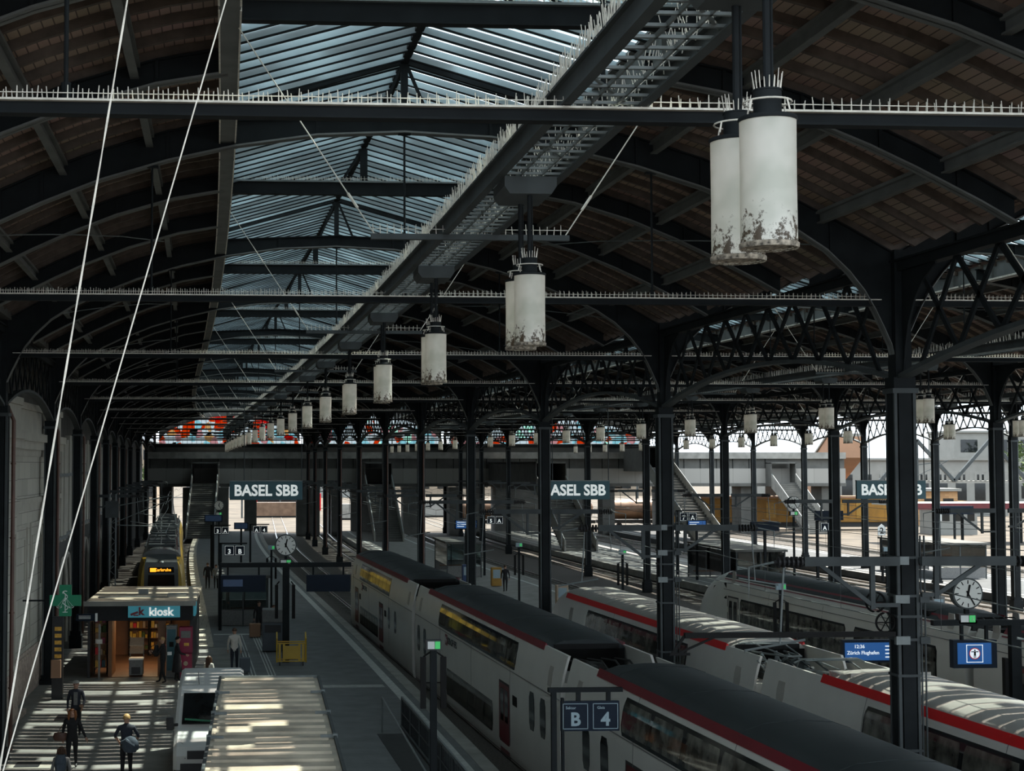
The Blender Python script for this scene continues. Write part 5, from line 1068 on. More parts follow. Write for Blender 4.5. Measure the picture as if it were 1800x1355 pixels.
# trailer with metal roof, bottom left
t = empty('market_trailer', (bend(35), 0, 0), 'long box trailer with ribbed weathered metal roof, bottom foreground', 'trailer')
TX0, TX1, TY0, TY1, TZ = -.40, 2.17, 26, 40.4, 3.0
g = MB(); g.box(TX0+.06, TX1-.06, TY0, TY1-.05, .5, TZ-.12); build('trailer_body', g, 'plastic_black', t)
g = MB(); g.box(TX0, TX1, TY0, TY1, TZ-.06, TZ); build('roof_sheet', g, 'metal_roof', t)
g = MB()
for y in rng(TY0+.2, TY1-.2, .72): g.prismX([(y-.05, TZ), (y, TZ+.045), (y+.05, TZ)], TX0+.12, TX1-.14)
tag(build('roof_ribs', g, 'metal_roof', t), kind='stuff')
for x in (TX0, TX1): g = MB(); g.box(x-.03, x+.03, TY0, TY1, TZ-.03, TZ+.07); build('edge_rail', g, 'iron_mid', t)
g = MB(); g.box(TX0, TX1, TY1-.05, TY1, TZ-.03, TZ+.07); build('edge_rail', g, 'iron_light', t)
for y in (31.5, 34.5, 37.6):
    for x, s in ((TX0, 1), (TX1, -1)): g = MB(); g.box(min(x, x+s*.3), max(x, x+s*.3), y-.03, y+.03, TZ+.02, TZ+.08); g.box(x-.05, x+.05, y-.07, y+.07, TZ-.02, TZ+.1); build('roof_clamp', g, 'iron_light', t)
for y in rng(TY0+.5, TY1-.1, 1.9): g = MB(); g.box(TX0-.02, TX0+.06, y-.06, y+.06, .4, TZ-.05); build('side_post', g, 'iron_light', t)
g = MB()
for y in (29, 30.2, 37, 38.2):
    for x in (TX0+.2, TX1-.2): g.disc((x, y, .45), .45, 'X', .25, 20)
build('wheels', g, 'plastic_black', t)
# van
t = empty('delivery_van', (-.36+bend(44), 41.55, 0), 'silver delivery van facing the camera beside the metal-roofed trailer', 'van', rz=.02)
V = [(0, .35), (-.05, .8), (.10, 1.02), (.95, 1.32), (1.05, 1.38), (1.85, 2.22), (2.1, 2.36), (5.4, 2.42), (5.6, 2.3), (5.65, .35)]   # (y, z) outline
g = MB(); n_ = len(V); vs = []
for x, k_ in ((-1.0, 0), (-.9, 1), (.9, 1), (1.0, 0)):
    for y, z in V:
        vs.append((x*(1 if z < 1.4 else .93), y+(.12*(1-k_) if y < 1 else 0), z-(.07*(1-k_) if z > 1.0 else 0)))
fs = [(i*n_+j, i*n_+j+1, (i+1)*n_+j+1, (i+1)*n_+j) for i in range(3) for j in range(n_-1)]+[tuple(range(n_)), tuple(range(4*n_-1, 3*n_-1, -1)), (0, n_, 2*n_, 3*n_)[::1], (n_-1, 2*n_-1, 3*n_-1, 4*n_-1)]
g.add(vs, fs); build('van_body', g, 'van_silver', t, bevel=.03)
g = MB(); g.add([(-.80, 1.09, 1.44), (.80, 1.09, 1.44), (.76, 1.80, 2.18), (-.76, 1.80, 2.18), (-.80, 1.13, 1.42), (.80, 1.13, 1.42), (.76, 1.86, 2.15), (-.76, 1.86, 2.15)], [(0, 1, 2, 3), (7, 6, 5, 4), (0, 4, 5, 1), (1, 5, 6, 2), (2, 6, 7, 3), (3, 7, 4, 0)]); 
for v in range(len(g.v)): x, y, z = g.v[v]; g.v[v] = (x, y-.05, z+.03)
ws = build('windscreen', g, 'glass_dark', t); g = MB(); g.bar((-.72, 1.08, 1.60), (.5, 1.02, 1.50), .02, .05); build('green_reflection_strip', g, 'green_sign', ws); g = MB(); g.bar((-.6, .99, 1.475), (.15, 1.03, 1.53), .02, .02); g.bar((.1, .99, 1.475), (.7, 1.03, 1.53), .02, .02); build('wipers', g, 'black', ws)
g = MB(); g.box(-.62, .62, -.08, .05, .72, .93); g.box(-.8, .8, -.07, .05, .36, .6); build('grille', g, 'plastic_black', t); g = MB(); g.box(-.98, .98, -.10, .1, .28, .42); build('bumper', g, 'plastic_black', t)
for s in (-1, 1):
    g = MB(); g.add([(s*.66, -.07, .74), (s*.95, .1, .80), (s*.90, .45, 1.14), (s*.74, .25, 1.08), (s*.66, .0, .70), (s*.93, .2, .76), (s*.88, .5, 1.06), (s*.74, .3, 1.0)], [(0, 1, 2, 3), (7, 6, 5, 4), (0, 4, 5, 1), (1, 5, 6, 2), (2, 6, 7, 3), (3, 7, 4, 0)]); build('headlight', g, 'headlight', t)
    g = MB(); g.box(s*1.12-.1, s*1.12+.1, .95, 1.05, 1.32, 1.66); g.bar((s*.9, 1.1, 1.45), (s*1.08, 1.02, 1.45), .06, .08); build('wing_mirror', g, 'plastic_black', t, bevel=.02)
    g = MB(); g.add([(s*.945, 1.35, 1.5), (s*.945, 2.5, 1.5), (s*.938, 2.5, 2.1), (s*.938, 1.85, 2.1)]+[(s*.90, 1.35, 1.5), (s*.90, 2.5, 1.5), (s*.90, 2.5, 2.1), (s*.90, 1.85, 2.1)], [(0, 1, 2, 3), (7, 6, 5, 4), (0, 4, 5, 1), (1, 5, 6, 2), (2, 6, 7, 3), (3, 7, 4, 0)]); build('side_window', g, 'glass_dark', t)
    for y in (.85, 4.6): g = MB(); g.disc((s*.88, y, .34), .34, 'X', .24, 24); build('wheel', g, 'plastic_black', t)
g = MB(); g.box(.18, .56, -.12, -.10, .44, .54); build('number_plate', g, 'text_white', t); g = MB(); g.tube([(-.35, 2.2, 2.38), (-.37, 2.05, 2.75)], .008, 5); build('aerial', g, 'black', t)
# long cables in the left foreground
for k, (a, b_, lb) in enumerate((((-.60, 9, 12.6), (-1.62, 9, 6.0), 'twisted pale steel cable, left of the two crossing the left foreground'), ((.19, 9, 12.8), (-1.73, 9, 5.9), 'thin pale steel cable, right of the two crossing the left foreground'))):
    d = Vector(b_)-Vector(a); top = Vector(a)-d*.30; bot = Vector(b_)+d*.95; g = MB(); P = [top+(bot-top)*i/60 for i in range(61)]
    if k == 0:
        for ph in (0, math.pi): g.tube([p+Vector((.0035*math.cos(i*1.6+ph), .0035*math.sin(i*1.6+ph), 0)) for i, p in enumerate(P)], .0038, 5)
    else: g.tube(P, .0045, 6)
    o = build('steel_cable', g, 'spike', None, lb, 'cable', 'foreground cables')
    q = MB(); p = P[int(34)]; q.tube([p-d.normalized()*.04, p+d.normalized()*.05], .012, 8); build('turnbuckle', q, 'spike', o)
# catenary wires and insulated arms
for k, (x, y0, y1, lb) in enumerate(((15.6, 12, 200, 'second white train'), (27.2, 30, 200, 'third white train'), (-2.5, 70, 200, 'yellow train'), (34, 50, 200, 'empty track in the right hall'), (46.4, 60, 200, 'outer track in the right hall'))):
    t = empty('overhead_wire', (0, 0, 0), 'contact and carrier wire above the %s' % lb, 'wire', 'overhead wires'); g = MB(); yy = rng(y0, y1, 5.25); g.tube([(x+bend(y)+.15*math.sin(y/9), y, 4.95) for y in yy], .014, 5); build('contact_wire', g, 'iron_light', t); g = MB(); g.tube([(x+bend(y)+.15*math.sin(y/9), y, 5.9-.35*math.sin((y % S)/S*math.pi)) for y in yy], .014, 5); build('carrier_wire', g, 'iron_light', t)
    g = MB()
    for y in yy[::1]: g.tube([(x+bend(y)+.15*math.sin(y/9), y, 4.95), (x+bend(y)+.15*math.sin(y/9), y, 5.9-.35*math.sin((y % S)/S*math.pi))], .006, 4)
    tag(build('dropper_wires', g, 'iron_mid', t), kind='stuff')
aproto = {}
def arm(x, y, s, lab, grp='overhead wire brackets'):
    if s not in aproto:
        aproto[s] = ap = empty('wire_bracket', (x+bend(y), y, 0), lab, 'bracket', grp); g = MB(); g.box(0, 1.9, -.05, .05, 6.62, 6.80); zb_, xb_ = (5.88, .58) if s < 0 else (6.08, .33); g.bar((xb_, 0, zb_), (1.6 if s < 0 else 1.22, 0, 6.66), .06, .08); g.box(xb_-.08, xb_+.01, -.04, .04, zb_-.1, 6.65); g.box(0, xb_-.06, -.03, .03, zb_-.06, zb_+.02); build('bracket_arm', g, 'iron_mid', ap)
        q = MB()
        for i in range(7): q.lathe([(.0, 0), (.05, 0), (.10, .03), (.05, .06), (0, .06)], (0, 0, 0), 12)
        q = MB(); q.tube([(1.9, 0, 6.7), (2.5, 0, 6.7)], .04, 8)
        for i in range(6): q.disc((1.96+i*.09, 0, 6.7), .11, 'X', .035, 14)
        build('insulator', q, 'plastic_black', ap); q = MB(); q.tube([(2.5, 0, 6.7), (3.0, 0, 6.6), (3.0, 0, 5.9)], .025, 6); q.tube([(1.9, 0, 5.2), (3.1, 0, 5.0), (3.1, 0, 4.95)], .025, 6); q.tube([(2.3, 0, 6.7), (2.4, 0, 5.12)], .02, 6); build('registration_arm', q, 'iron_light', ap); ap.scale = (s, 1, 1); return ap
    return clone(aproto[s], (x+bend(y), y, 0), lab, grp, 0, (s, 1, 1))
for nn in range(2, 12):
    y = FY(nn)-.3
    arm(XA-.22, y, -1, 'wire bracket reaching left from the %s column of the middle row' % ORD[nn-1]); arm(XA+.22, y, 1, 'wire bracket reaching right from the %s column of the middle row' % ORD[nn-1])
    if nn >= 4: arm(XB-.28, y, -1, 'wire bracket reaching left from the %s column of the right row' % ORD[nn-2]); arm(XB+.28, y, 1, 'wire bracket reaching right from the %s column of the right row' % ORD[nn-2])
    if nn >= 6: arm(XL+.28, y, 1, 'wire bracket reaching right from the %s column of the left wall row' % ORD[nn-1])
# clamps, pipes and tension wheels on the two nearest columns
for nn, lb in ((2, 'nearest'), (3, 'second')):
    y = FY(nn); t = empty('column_fittings', (XA+bend(y), y, 0), 'clamps, bands and thin pipes strapped to the %s middle column' % lb, 'fittings', 'column fittings')
    for z in (1.2, 3.0, 4.45, 5.15, 5.6, 6.0, 6.75): g = MB(); g.box(-.24, .24, -.24, .24, z, z+.05); build('band', g, 'iron_mid', t)
    for z in (5.15, 5.95, 6.7): g = MB(); g.box(-.30, -.02, -.32, -.22, z-.06, z+.1); build('clamp', g, 'iron_light', t); g = MB(); g.box(.21, .40, -.28, -.06, z-.05, z+.08); build('clamp', g, 'iron_mid', t)
    for x in (.30, .38): g = MB(); g.tube([(x, -.1, .2), (x, -.1, 7.2)], .018, 6); build('conduit', g, 'iron_mid', t)
    if nn == 2:
        for (x, z) in ((-.62, 5.9), (-.42, 5.5)): 
            g = MB(); g.tube([(x+.19*math.cos(a), -.1, z+.19*math.sin(a)) for a in [i*math.pi/12 for i in range(25)]], .022, 6)
            for a in range(6): g.tube([(x, -.1, z), (x+.19*math.cos(a*1.047), -.1, z+.19*math.sin(a*1.047))], .012, 5)
            build('tension_wheel', g, 'black', t)
# long thick arm low over the second train
g = MB(); yq = FY(2)-.4; g.box(8.6, 12.75, -.06, .06, 5.26, 5.36); g.bar((8.6, 0, 5.3), (8.35, 0, 4.95), .05, .05); g.bar((9.2, 0, 5.28), (8.5, 0, 4.98), .04, .04); g.box(8.3, 8.7, -.03, .03, 4.93, 4.98); build('cantilever_arm', g, 'black', None, 'long black horizontal arm reaching left from the nearest middle column', 'arm', loc=(bend(yq), yq, 0))
g = MB(); g.loftY(RECT(13.5, 13.56, 4.72, 4.78), rng(20, 29.2, 3)); 
# glass shelters, benches, bins
def shelter(x, y, L, lab, w_=2.6):
    t = empty('waiting_shelter', (x+bend(y), y, 0), lab, 'shelter'); g = MB(); g.box(-w_/2-.15, w_/2+.15, -.2, L+.2, 2.55, 2.7); build('shelter_roof', g, 'concrete_dark', t)
    for a in (-w_/2, 0, w_/2):
        for b_ in (0, L): g = MB(); g.box(a-.04, a+.04, b_-.04, b_+.04, 0, 2.55); build('post', g, 'iron_mid', t)
    for b_ in (0, L): g = MB(); g.box(-w_/2+.05, w_/2-.05, b_-.01, b_+.01, .9, 2.5); build('glass_pane', g, 'clear_glass', t); g = MB(); g.box(-w_/2+.05, w_/2-.05, b_-.03, b_+.03, .05, .85); build('lower_panel', g, 'cloth_grey', t)
    for a in (-w_/2, w_/2): g = MB(); g.box(a-.01, a+.01, .1, L-.1, .9, 2.5); build('glass_pane', g, 'clear_glass', t)
    g = MB(); g.box(-w_/2+.3, w_/2-.3, L-.7, L-.3, .42, .48); build('bench_seat', g, 'kiosk_wood', t)
shelter(1.9, 82, 6, 'glass waiting shelter behind the clock gantry'); shelter(20.2, 116, 8, 'glass waiting shelter far down the middle platform'); shelter(38.6, 104, 12, 'long dark barred shelter on the right hall platform', 3.4); shelter(57, 112, 10, 'dark shelter on the outer platform behind the big column', 4)
for (x, y, m_, lb) in ((20.8, 107, 'yellow_dark', 'yellow ticket machine beside the far middle platform shelter'), (19.3, 110, 'blue_bag', 'blue poster case on the middle platform'), (21.4, 91, 'cloth_beige', 'small beige machine on the middle platform'), (38.5, 93, 'cloth_grey', 'grey metal locker on the right hall platform'), (36.9, 90, 'text_white', 'white cabinet on the right hall platform'), (40, 82, 'cloth_grey', 'pale grey cabinet right of the second big column'), (56, 96, 'text_white', 'white box on the outer platform'), (59, 104, 'kiosk_wood', 'brown notice board on the outer platform')):
    t = empty('platform_cabinet', (x+bend(y), y, 0), lb, 'cabinet'); g = MB(); g.box(-.36, .36, 0, .5, .05, 1.35); build('housing', g, m_, t, bevel=.03); g = MB(); g.box(-.26, .26, -.02, 0, .6, 1.2); build('panel', g, 'text_grey', t)
# electric mast between yellow train and wall
t = empty('lattice_mast', (-5.1+bend(84), 84, 0), 'grey steel mast with insulators left of the yellow train', 'mast'); g = MB()
for x in (-.16, .16): g.box(x-.03, x+.03, -.1, .1, -.5, 7.0)
for i in range(9): g.bar((-.15, 0, 1+i*.62), (.15, 0, 1.31+i*.62), .03, .03); g.bar((.15, 0, 1.31+i*.62), (-.15, 0, 1.62+i*.62), .03, .03)
build('mast_frame', g, 'iron_light', t); g = MB(); g.box(-.4, .3, -.12, .12, 5.7, 6.6); build('junction_box', g, 'iron_mid', t); g = MB(); g.tube([(0, 0, 6.3), (3.2, 0, 6.9), (3.4, 0, 5.4)], .035, 6); g.tube([(0, 0, 5.4), (3.2, 0, 6.7)], .03, 6); g.tube([(.2, 0, 5.3), (3.6, 0, 5.2)], .03, 6); build('bracket_arm', g, 'iron_light', t); g = MB(); g.box(-.25, .25, -.2, .2, -.5, 1.9); build('concrete_foot', g, 'concrete', t)
# ================================================================== people
def person(x, y, H, face, label, top='cloth_black', legs='cloth_black', skin='skin', hair='hair_brown', hairlen=0, pose='walk', sleeve='long', shoes='plastic_black', skirt=None, hat=None, armL=None, armR=None, lean=0, z=0, stride=.20, inner=None):
    """body as one skinned surface; faces -Y when face = 0"""
    k = H; V = []; E = []; R = []; T = []
    def v(p, r, t_=None): V.append(Vector(p)*k); R.append((r[0]*k, r[1]*k) if isinstance(r, tuple) else (r*k, r*k)); return len(V)-1
    def e(a, b, t_): E.append((a, b)); T.append(t_)
    st = stride if pose == 'walk' else .03
    pelz = .53 if pose != 'sit' else .13
    dz = pelz-.53; ly = -lean
    pel = v((0, 0, .53+dz), (.095, .068)); wa = v((0, ly*.3, .61+dz), (.082, .06)); ch = v((0, ly*.7, .72+dz), (.098, .068)); up = v((0, ly, .80+dz), (.085, .055)); nk = v((0, ly-.005, .845+dz), .031); jaw = v((0, ly-.018, .885+dz), (.042, .047)); hd = v((0, ly-.012, .93+dz), (.049, .058)); cr = v((0, ly-.006, .965+dz), (.040, .047))
    e(pel, wa, 'top'); e(wa, ch, 'top'); e(ch, up, 'top'); e(up, nk, 'skin'); e(nk, jaw, 'skin'); e(jaw, hd, 'skin'); e(hd, cr, 'skin')
    ends = []
    for s, arm_ in ((-1, armL), (1, armR)):
        sh = v((s*.105, ly, .80+dz), .037)
        sw = (-s*st*.55 if pose == 'walk' else -.02)
        el_, wr_ = arm_ or ((s*.150, sw*.5+ly, .63+dz), (s*.150, sw-.03+ly, .485+dz))
        if arm_: el_ = (el_[0], el_[1], el_[2]+dz); wr_ = (wr_[0], wr_[1], wr_[2]+dz)
        el = v(el_, .026); wr = v(wr_, .017); e(up, sh, 'top'); e(sh, el, 'top'); e(el, wr, 'top' if sleeve == 'long' else 'skin')
        ends.append((Vector(el_)*k, Vector(wr_)*k))
        hp = v((s*.052, 0, .50+dz), .056)
        if pose == 'sit': kn = v((s*.08, -.26, .20), .038); an = v((s*.07, -.30 if s > 0 else -.45, .04), .025); toe = v((s*.075, -.37 if s > 0 else -.52, .025), .022)
        else:
            o = s*st; kn = v((s*.055, o*.45-(.03 if o > 0 else 0.0), .285), .038); an = v((s*.055, o, .045+(.02 if o > .1 else 0)), .024); toe = v((s*.06, o-.085, .018+(.0 if o < .1 else .0)), .020)
        e(pel, hp, 'legs'); e(hp, kn, 'legs'); e(kn, an, 'legs'); e(an, toe, 'shoes')
    me = bpy.data.meshes.new('person'); me.from_pydata([tuple(p) for p in V], E, []); o = bpy.data.objects.new('person_skin', me); COL.objects.link(o)
    sk = o.modifiers.new('skin', 'SKIN'); sk.use_smooth_shade = True
    for i, r in enumerate(R): me.skin_vertices[0].data[i].radius = r
    me.skin_vertices[0].data[0].use_root = True
    sb = o.modifiers.new('sub', 'SUBSURF'); sb.levels = 2
    dg = bpy.context.evaluated_depsgraph_get(); m2 = bpy.data.meshes.new_from_object(o.evaluated_get(dg)); bpy.data.objects.remove(o)
    cat_ = {'top': 0, 'legs': 1, 'skin': 2, 'shoes': 3}; mb = MB(); mb.v = [tuple(v_.co) for v_ in m2.vertices]
    def dseg(p, a, b): ab = b-a; t_ = max(0, min(1, (p-a).dot(ab)/max(1e-9, ab.length_squared))); return (p-a-ab*t_).length
    for p in m2.polygons:
        c = p.center; best = min(range(len(E)), key=lambda i: dseg(c, V[E[i][0]], V[E[i][1]])-min(R[E[i][0]][0], R[E[i][1]][0])*.6)
        t_ = T[best]
        if t_ == 'skin' and E[best][0] == up and c.z < .835*k+dz*k: t_ = 'top'
        mb.f.append(tuple(p.vertices)); mb.m.append(cat_[t_])
    hz = (.93+dz)*k; hy = (ly-.012)*k
    mb.lathe([(0, .03*k), (.008*k, .012*k), (.013*k, -.004*k), (0, -.012*k)], (0, hy-.058*k, hz-.008*k), 6, 2)                                                       # nose
    for s in (-1, 1):
        mb.box(s*.049*k-.005*k, s*.049*k+.005*k, hy-.005*k, hy+.013*k, hz-.018*k, hz+.016*k, 2); mb.box(s*.019*k-.007*k, s*.019*k+.007*k, hy-.058*k, hy-.050*k, hz+.004*k, hz+.010*k, 4)   # ears, eyes
    mb.box(-.014*k, .014*k, hy-.062*k, hy-.052*k, hz-.034*k, hz-.029*k, 5)                                                                                          # mouth
    for (el, wr), s in zip(ends, (-1, 1)):
        d = (wr-el).normalized(); a = d.cross(Vector((1, 0, 0))).normalized() if abs(d.x) < .9 else Vector((0, 1, 0)); b_ = d.cross(a).normalized(); pc = wr+d*.028*k
        mb.tube([wr-d*.01*k, wr+d*.02*k, wr+d*.05*k], [.015*k, .020*k, .018*k], 8, 2)
        for i, L in enumerate((.036, .042, .040, .032)):
            q = wr+d*.046*k+a*((i-1.5)*.0095*k); mb.tube([q, q+d*L*.55*k+b_*.002*k, q+d*L*k*.95+b_*.010*k*(1 if s > 0 else -1)], [.0058*k, .0055*k, .004*k], 5, 2)
        q = wr+d*.018*k-a*.016*k; mb.tube([q, q+d*.022*k-a*.014*k, q+d*.040*k-a*.016*k], [.007*k, .006*k, .004*k], 5, 2)
    bo = build('person', mb, [top, legs, skin, shoes, 'black', 'dark_red'], None, label, 'person', smooth=True, loc=(x+bend(y), y, z+(.012 if pose != 'sit' else 0)), rz=face)
    h_ = MB(); ring = 14; prof = []
    for i in range(7):
        t_ = i/6; ph = t_*math.pi*.56; prof.append((math.sin(ph), math.cos(ph)))
    vs = []; nb_ = len(prof)
    for r_, zz in prof:
        for j in range(ring):
            a = 2*math.pi*j/ring; fr = math.sin(a) < -.35
            z_ = zz
            if fr and zz < .55: z_ = .55; r_2 = math.sin(math.acos(.55))
            else: r_2 = r_
            vs.append((r_2*.056*k*math.cos(a), hy+r_2*.064*k*math.sin(a), hz+.012*k+z_*.062*k))
    h_.add(vs, [(i*ring+j, i*ring+(j+1) % ring, (i+1)*ring+(j+1) % ring, (i+1)*ring+j) for i in range(nb_-1) for j in range(ring)]+[tuple(range((nb_-1)*ring, nb_*ring))])
    if hairlen:
        for j in range(9):
            a = math.pi*(-.12+1.24*j/8); p0 = Vector((.050*k*math.cos(a), hy+.058*k*math.sin(a), hz+.03*k)); p1 = Vector((.062*k*math.cos(a), hy+.066*k*math.sin(a), hz-.05*k)); p2 = Vector((.060*k*math.cos(a), hy+.075*k*math.sin(a)+.01*k, hz-.05*k-hairlen*k)); h_.tube([p0, p1, p2], [.020*k, .022*k, .012*k], 6)
    build('hair', h_, hair, bo, smooth=True)
    if skirt:
        q = MB(); q.lathe([(.085*k, .62*k), (.11*k, .54*k), (.125*k, .40*k), (.15*k, skirt*k), (.142*k, skirt*k), (.11*k, .40*k)], (0, 0, 0), 20); q.v = [(a, b*.78, c) for a, b, c in q.v]; build('coat_skirt', q, top, bo, smooth=True)
    if hat:
        q = MB(); q.lathe([(0, .075*k), (.04*k, .07*k), (.06*k, .045*k), (.063*k, .03*k), (.055*k, .028*k)], (0, hy, hz), 18); q.box(-.045*k, .045*k, hy-.10*k, hy-.045*k, hz+.028*k, hz+.036*k); build('cap', q, hat, bo, smooth=True)
    if inner:
        q = MB(); q.box(-.036*k, .036*k, ly*.6*k-.080*k, ly*.6*k-.066*k, .57*k, .80*k); build('shirt_front', q, inner, bo, bevel=.01)
    return bo
PI = math.pi
def backpack(x, y, z, face, label, m_='cloth_black', s=1.):
    t = empty('backpack', (x+bend(y), y, z), label, 'backpack', rz=face); g = MB(); g.lathe([(0, 0), (.13, .01), (.16, .12), (.155, .34), (.11, .46), (0, .48)], (0, 0, 0), 16); g.v = [(a*s, b*s*.6, c*s) for a, b, c in g.v]; build('bag_body', g, m_, t, smooth=True); g = MB(); g.box(-.09*s, .09*s, .08*s, .125*s, .06*s, .24*s); build('front_pocket', g, m_, t, bevel=.02)
    for q in (-1, 1): g = MB(); g.tube([(q*.09*s, -.08*s, .05*s), (q*.13*s, -.2*s, .2*s), (q*.12*s, -.24*s, .40*s), (q*.09*s, -.08*s, .47*s)], .014, 6); build('strap', g, m_, t)
# walkers in the lower left
person(-4.33, 44.0, 1.70, .05, 'person in black jacket and trousers with shoulder-length auburn hair, walking towards the camera', hair='hair_auburn', hairlen=.08, armR=((.17, -.03, .64), (.235, -.10, .52)), stride=.16)
t = empty('handbag', (-4.33-.33+bend(44), 44.05, .78), 'dark brown shoulder bag of the person with auburn hair', 'bag'); g = MB(); g.lathe([(0, 0), (.16, .02), (.20, .12), (.16, .24), (0, .26)], (0, 0, 0), 16); g.v = [(a*1.1, b*.5, c) for a, b, c in g.v]; build('bag_body', g, 'pipe_brown', t, smooth=True); g = MB(); g.tube([(-.1, 0, .22), (.10, 0, .52), (.24, 0, .58)], .012, 6); build('strap', g, 'pipe_brown', t)
person(-4.63, 49.2, 1.76, .0, 'person in flat grey cap, dark open jacket and grey shirt near the wall', top='cloth_navy', hair='hair_grey', hat='hair_grey', inner='cloth_grey', stride=.12, armR=((.16, -.05, .65), (.13, -.14, .54)))
g = MB(); g.lathe([(0, 0), (.05, .01), (.07, .05), (.05, .09), (0, .1)], (0, 0, 0), 12); build('snack', g, 'led_orange', None, 'small orange snack held by the person in the flat cap', 'food', loc=(-4.42+bend(49.2), 48.80, .98)).data.materials[0] = M['peach']
person(-2.73, 42.4, 1.78, PI, 'person with blond hair seen from behind, dark T-shirt and trousers', top='cloth_navy', hair='hair_blond', sleeve='short', stride=.10, armL=((-.18, -.03, .66), (-.13, -.13, .56)), armR=((.18, -.03, .66), (.13, -.13, .56)))
t = empty('waist_jacket', (-2.66+bend(42), 42.24, 1.0), 'grey blue jacket slung behind the waist of the blond person', 'jacket'); g = MB(); g.lathe([(0, -.22), (.15, -.2), (.24, -.06), (.22, .08), (.12, .2), (0, .24)], (.04, -.06, 0), 16); g.v = [(a, b*.5-.06, c) for a, b, c in g.v]; build('jacket_cloth', g, 'cloth_denim', t, smooth=True); g = MB(); g.tube([(-.2, -.06, .05), (-.06, -.16, .13), (.12, -.16, .0), (.25, -.08, -.12)], [.05, .06, .06, .03], 8); build('sleeve', g, 'cloth_denim', t, smooth=True)
person(-4.17, 38.9, 1.55, PI, 'person seen from behind at the bottom edge wearing a hooded grey coat and brown hair', top='cloth_grey', legs='cloth_navy', hair='hair_brown', hairlen=.03, stride=.1)
backpack(-4.17, 38.68, .98, PI, 'pale and black backpack worn by the person at the bottom edge', 'cloth_denim', .9)
# pair at the kiosk
person(-2.11, 60.9, 1.80, -PI*.55, 'person in black with short blond hair standing before the kiosk', hair='hair_blond', stride=.08, armL=((-.10, -.10, .66), (-.02, -.24, .68)), armR=((.12, -.08, .65), (.05, -.23, .66)))
backpack(-2.36, 60.9, 1.05, -PI*.55, 'black backpack on the blond person before the kiosk', 'cloth_black', .95)
person(-1.55, 61.2, 1.78, PI*.5, 'person in a long black coat with dark hair facing the kiosk customer', skirt=.22, hair='black', stride=.05, armL=((-.14, -.08, .64), (-.06, -.2, .60)))
g = MB(); g.box(-.09, .09, -.01, .01, 0, .13); build('paper_leaflet', g, 'text_white', None, 'white paper held between the two people at the kiosk', 'paper', loc=(-1.85+bend(61), 61.02, 1.08), rz=.3)
# backpack man and seated woman
person(.80, 64.0, 1.80, PI, 'person in white shirt with black backpack, walking away past the kiosk', top='cloth_white', legs='cloth_navy', hair='hair_brown', stride=.10)
backpack(.80, 64.22, 1.0, PI, 'black backpack on the person in the white shirt', 'cloth_black', 1.05)
t = empty('suitcase', (1.22+bend(63.6), 63.5, 0), 'dark blue grey suitcase beside the person in the white shirt', 'suitcase'); g = MB(); g.box(-.22, .22, -.13, .13, .06, .66); build('case_body', g, 'suitcase', t, bevel=.04); g = MB(); g.tube([(-.12, 0, .66), (-.12, 0, .92), (.12, 0, .92), (.12, 0, .66)], .012, 6); build('handle', g, 'iron_mid', t)
person(-.30, 61.4, 1.66, PI*.8, 'person with long brown hair sitting on the ground in a white top', top='cloth_white', legs='cloth_navy', hair='hair_brown', hairlen=.17, pose='sit')
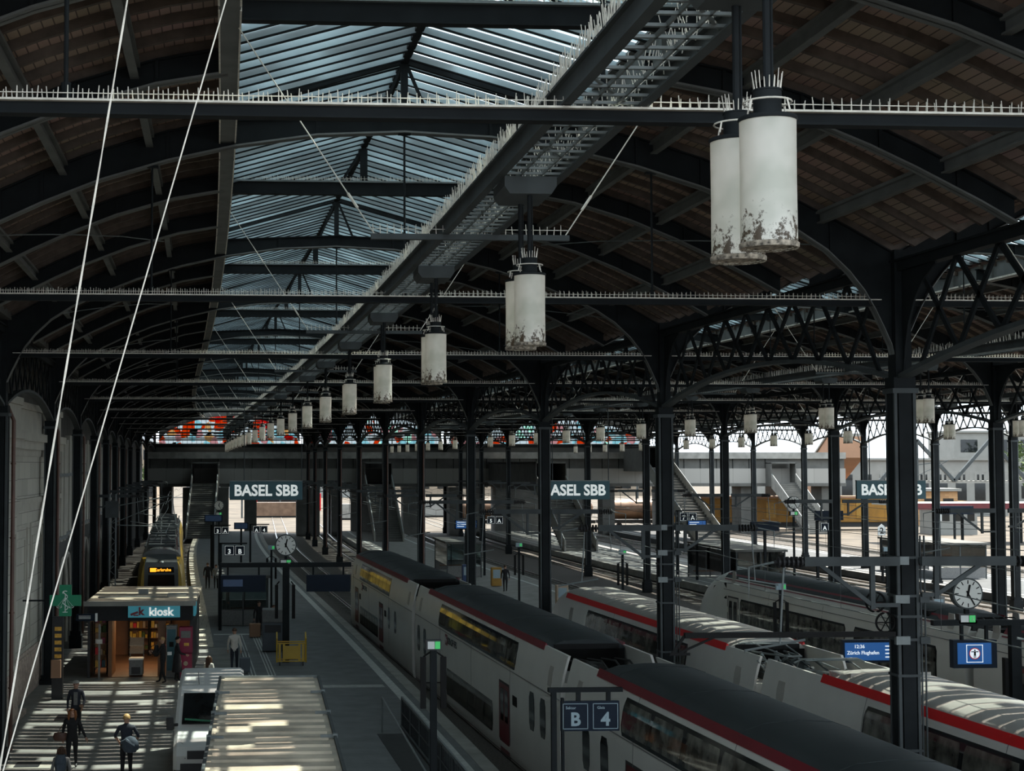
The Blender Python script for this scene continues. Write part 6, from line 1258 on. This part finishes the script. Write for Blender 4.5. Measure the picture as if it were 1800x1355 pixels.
# far people
person(.55, 106.5, 1.80, PI, 'person in black, left one of the pair walking away beside the yellow train', stride=.07)
person(1.12, 106.4, 1.68, PI, 'person with grey top, right one of the pair walking away beside the yellow train', top='cloth_grey', hair='hair_brown', stride=.07)
person(1.25, 87.0, 1.78, PI*.6, 'person in beige grey clothes carrying a bag beyond the display board', top='cloth_grey', legs='cloth_grey', stride=.08)
for k, (x, y, tp, lb) in enumerate(((2.5, 77.5, 'cloth_black', 'person in black standing behind the low luggage pile'), (3.3, 78.5, 'cloth_red', 'person in red and black sitting behind the clock gantry'))):
    person(x, y, 1.7, .3, lb, top=tp, pose='walk' if k == 0 else 'sit', stride=.04, z=0 if k == 0 else .42)
g = MB(); g.box(2.95, 3.75, 78.4, 78.9, .3, .42); g.box(3.0, 3.1, 78.5, 78.8, 0, .3); g.box(3.6, 3.7, 78.5, 78.8, 0, .3); build('bench', g, 'kiosk_wood', None, 'small bench behind the clock gantry', 'bench', loc=(bend(78.5), 0, 0))
for (x, y, m_, lb) in ((2.25, 76.4, 'peach', 'orange red holdall on the platform near the clock gantry'), (2.85, 76.3, 'cloth_grey', 'grey hard suitcase on the platform near the clock gantry')):
    t = empty('luggage', (x+bend(y), y, 0), lb, 'suitcase'); g = MB(); g.box(-.28, .28, -.15, .2, .05, .72); build('case_body', g, m_, t, bevel=.05); g = MB(); g.tube([(-.1, 0, .72), (-.1, 0, .82), (.1, 0, .82), (.1, 0, .72)], .015, 6); build('handle', g, 'plastic_black', t)
person(20.5, 102.8, 1.78, PI, 'person in black jacket on the middle platform behind the first train', stride=.06)
person(52.2+3.5, 120, 1.8, 0, 'person in dark clothes, left of two on the outer platform', stride=.05); person(56.8, 120.3, 1.72, .4, 'person in dark clothes, right of two on the outer platform', top='cloth_navy', stride=.05)
# small signs with numerals on poles
for (x, y, z, s_, ch, lb) in ((53.8, 118, 3.0, .9, '2', 'white pole sign with numeral 2 at the outer platform'), (70.5, 142, 3.2, .9, '3', 'white pole sign with numeral 3 near the brick shed'), (28.9, 48, 4.3, .38, '2', 'small white house-shaped sign with numeral 2 at the right edge')):
    t = empty('numeral_sign', (x+bend(y), y, z), lb, 'sign'); g = MB(); g.prism([(-.35*s_, 0), (.35*s_, 0), (.35*s_, .7*s_), (0, 1.0*s_), (-.35*s_, .7*s_)], -.02, .02); build('sign_plate', g, 'text_white', t); text('numeral', ch, .75*s_, t, (0, -.03, .38*s_), 'black', .01*s_); g = MB(); g.box(-.04, .04, .03, .1, -z, .9*s_); build('pole', g, 'iron', t)
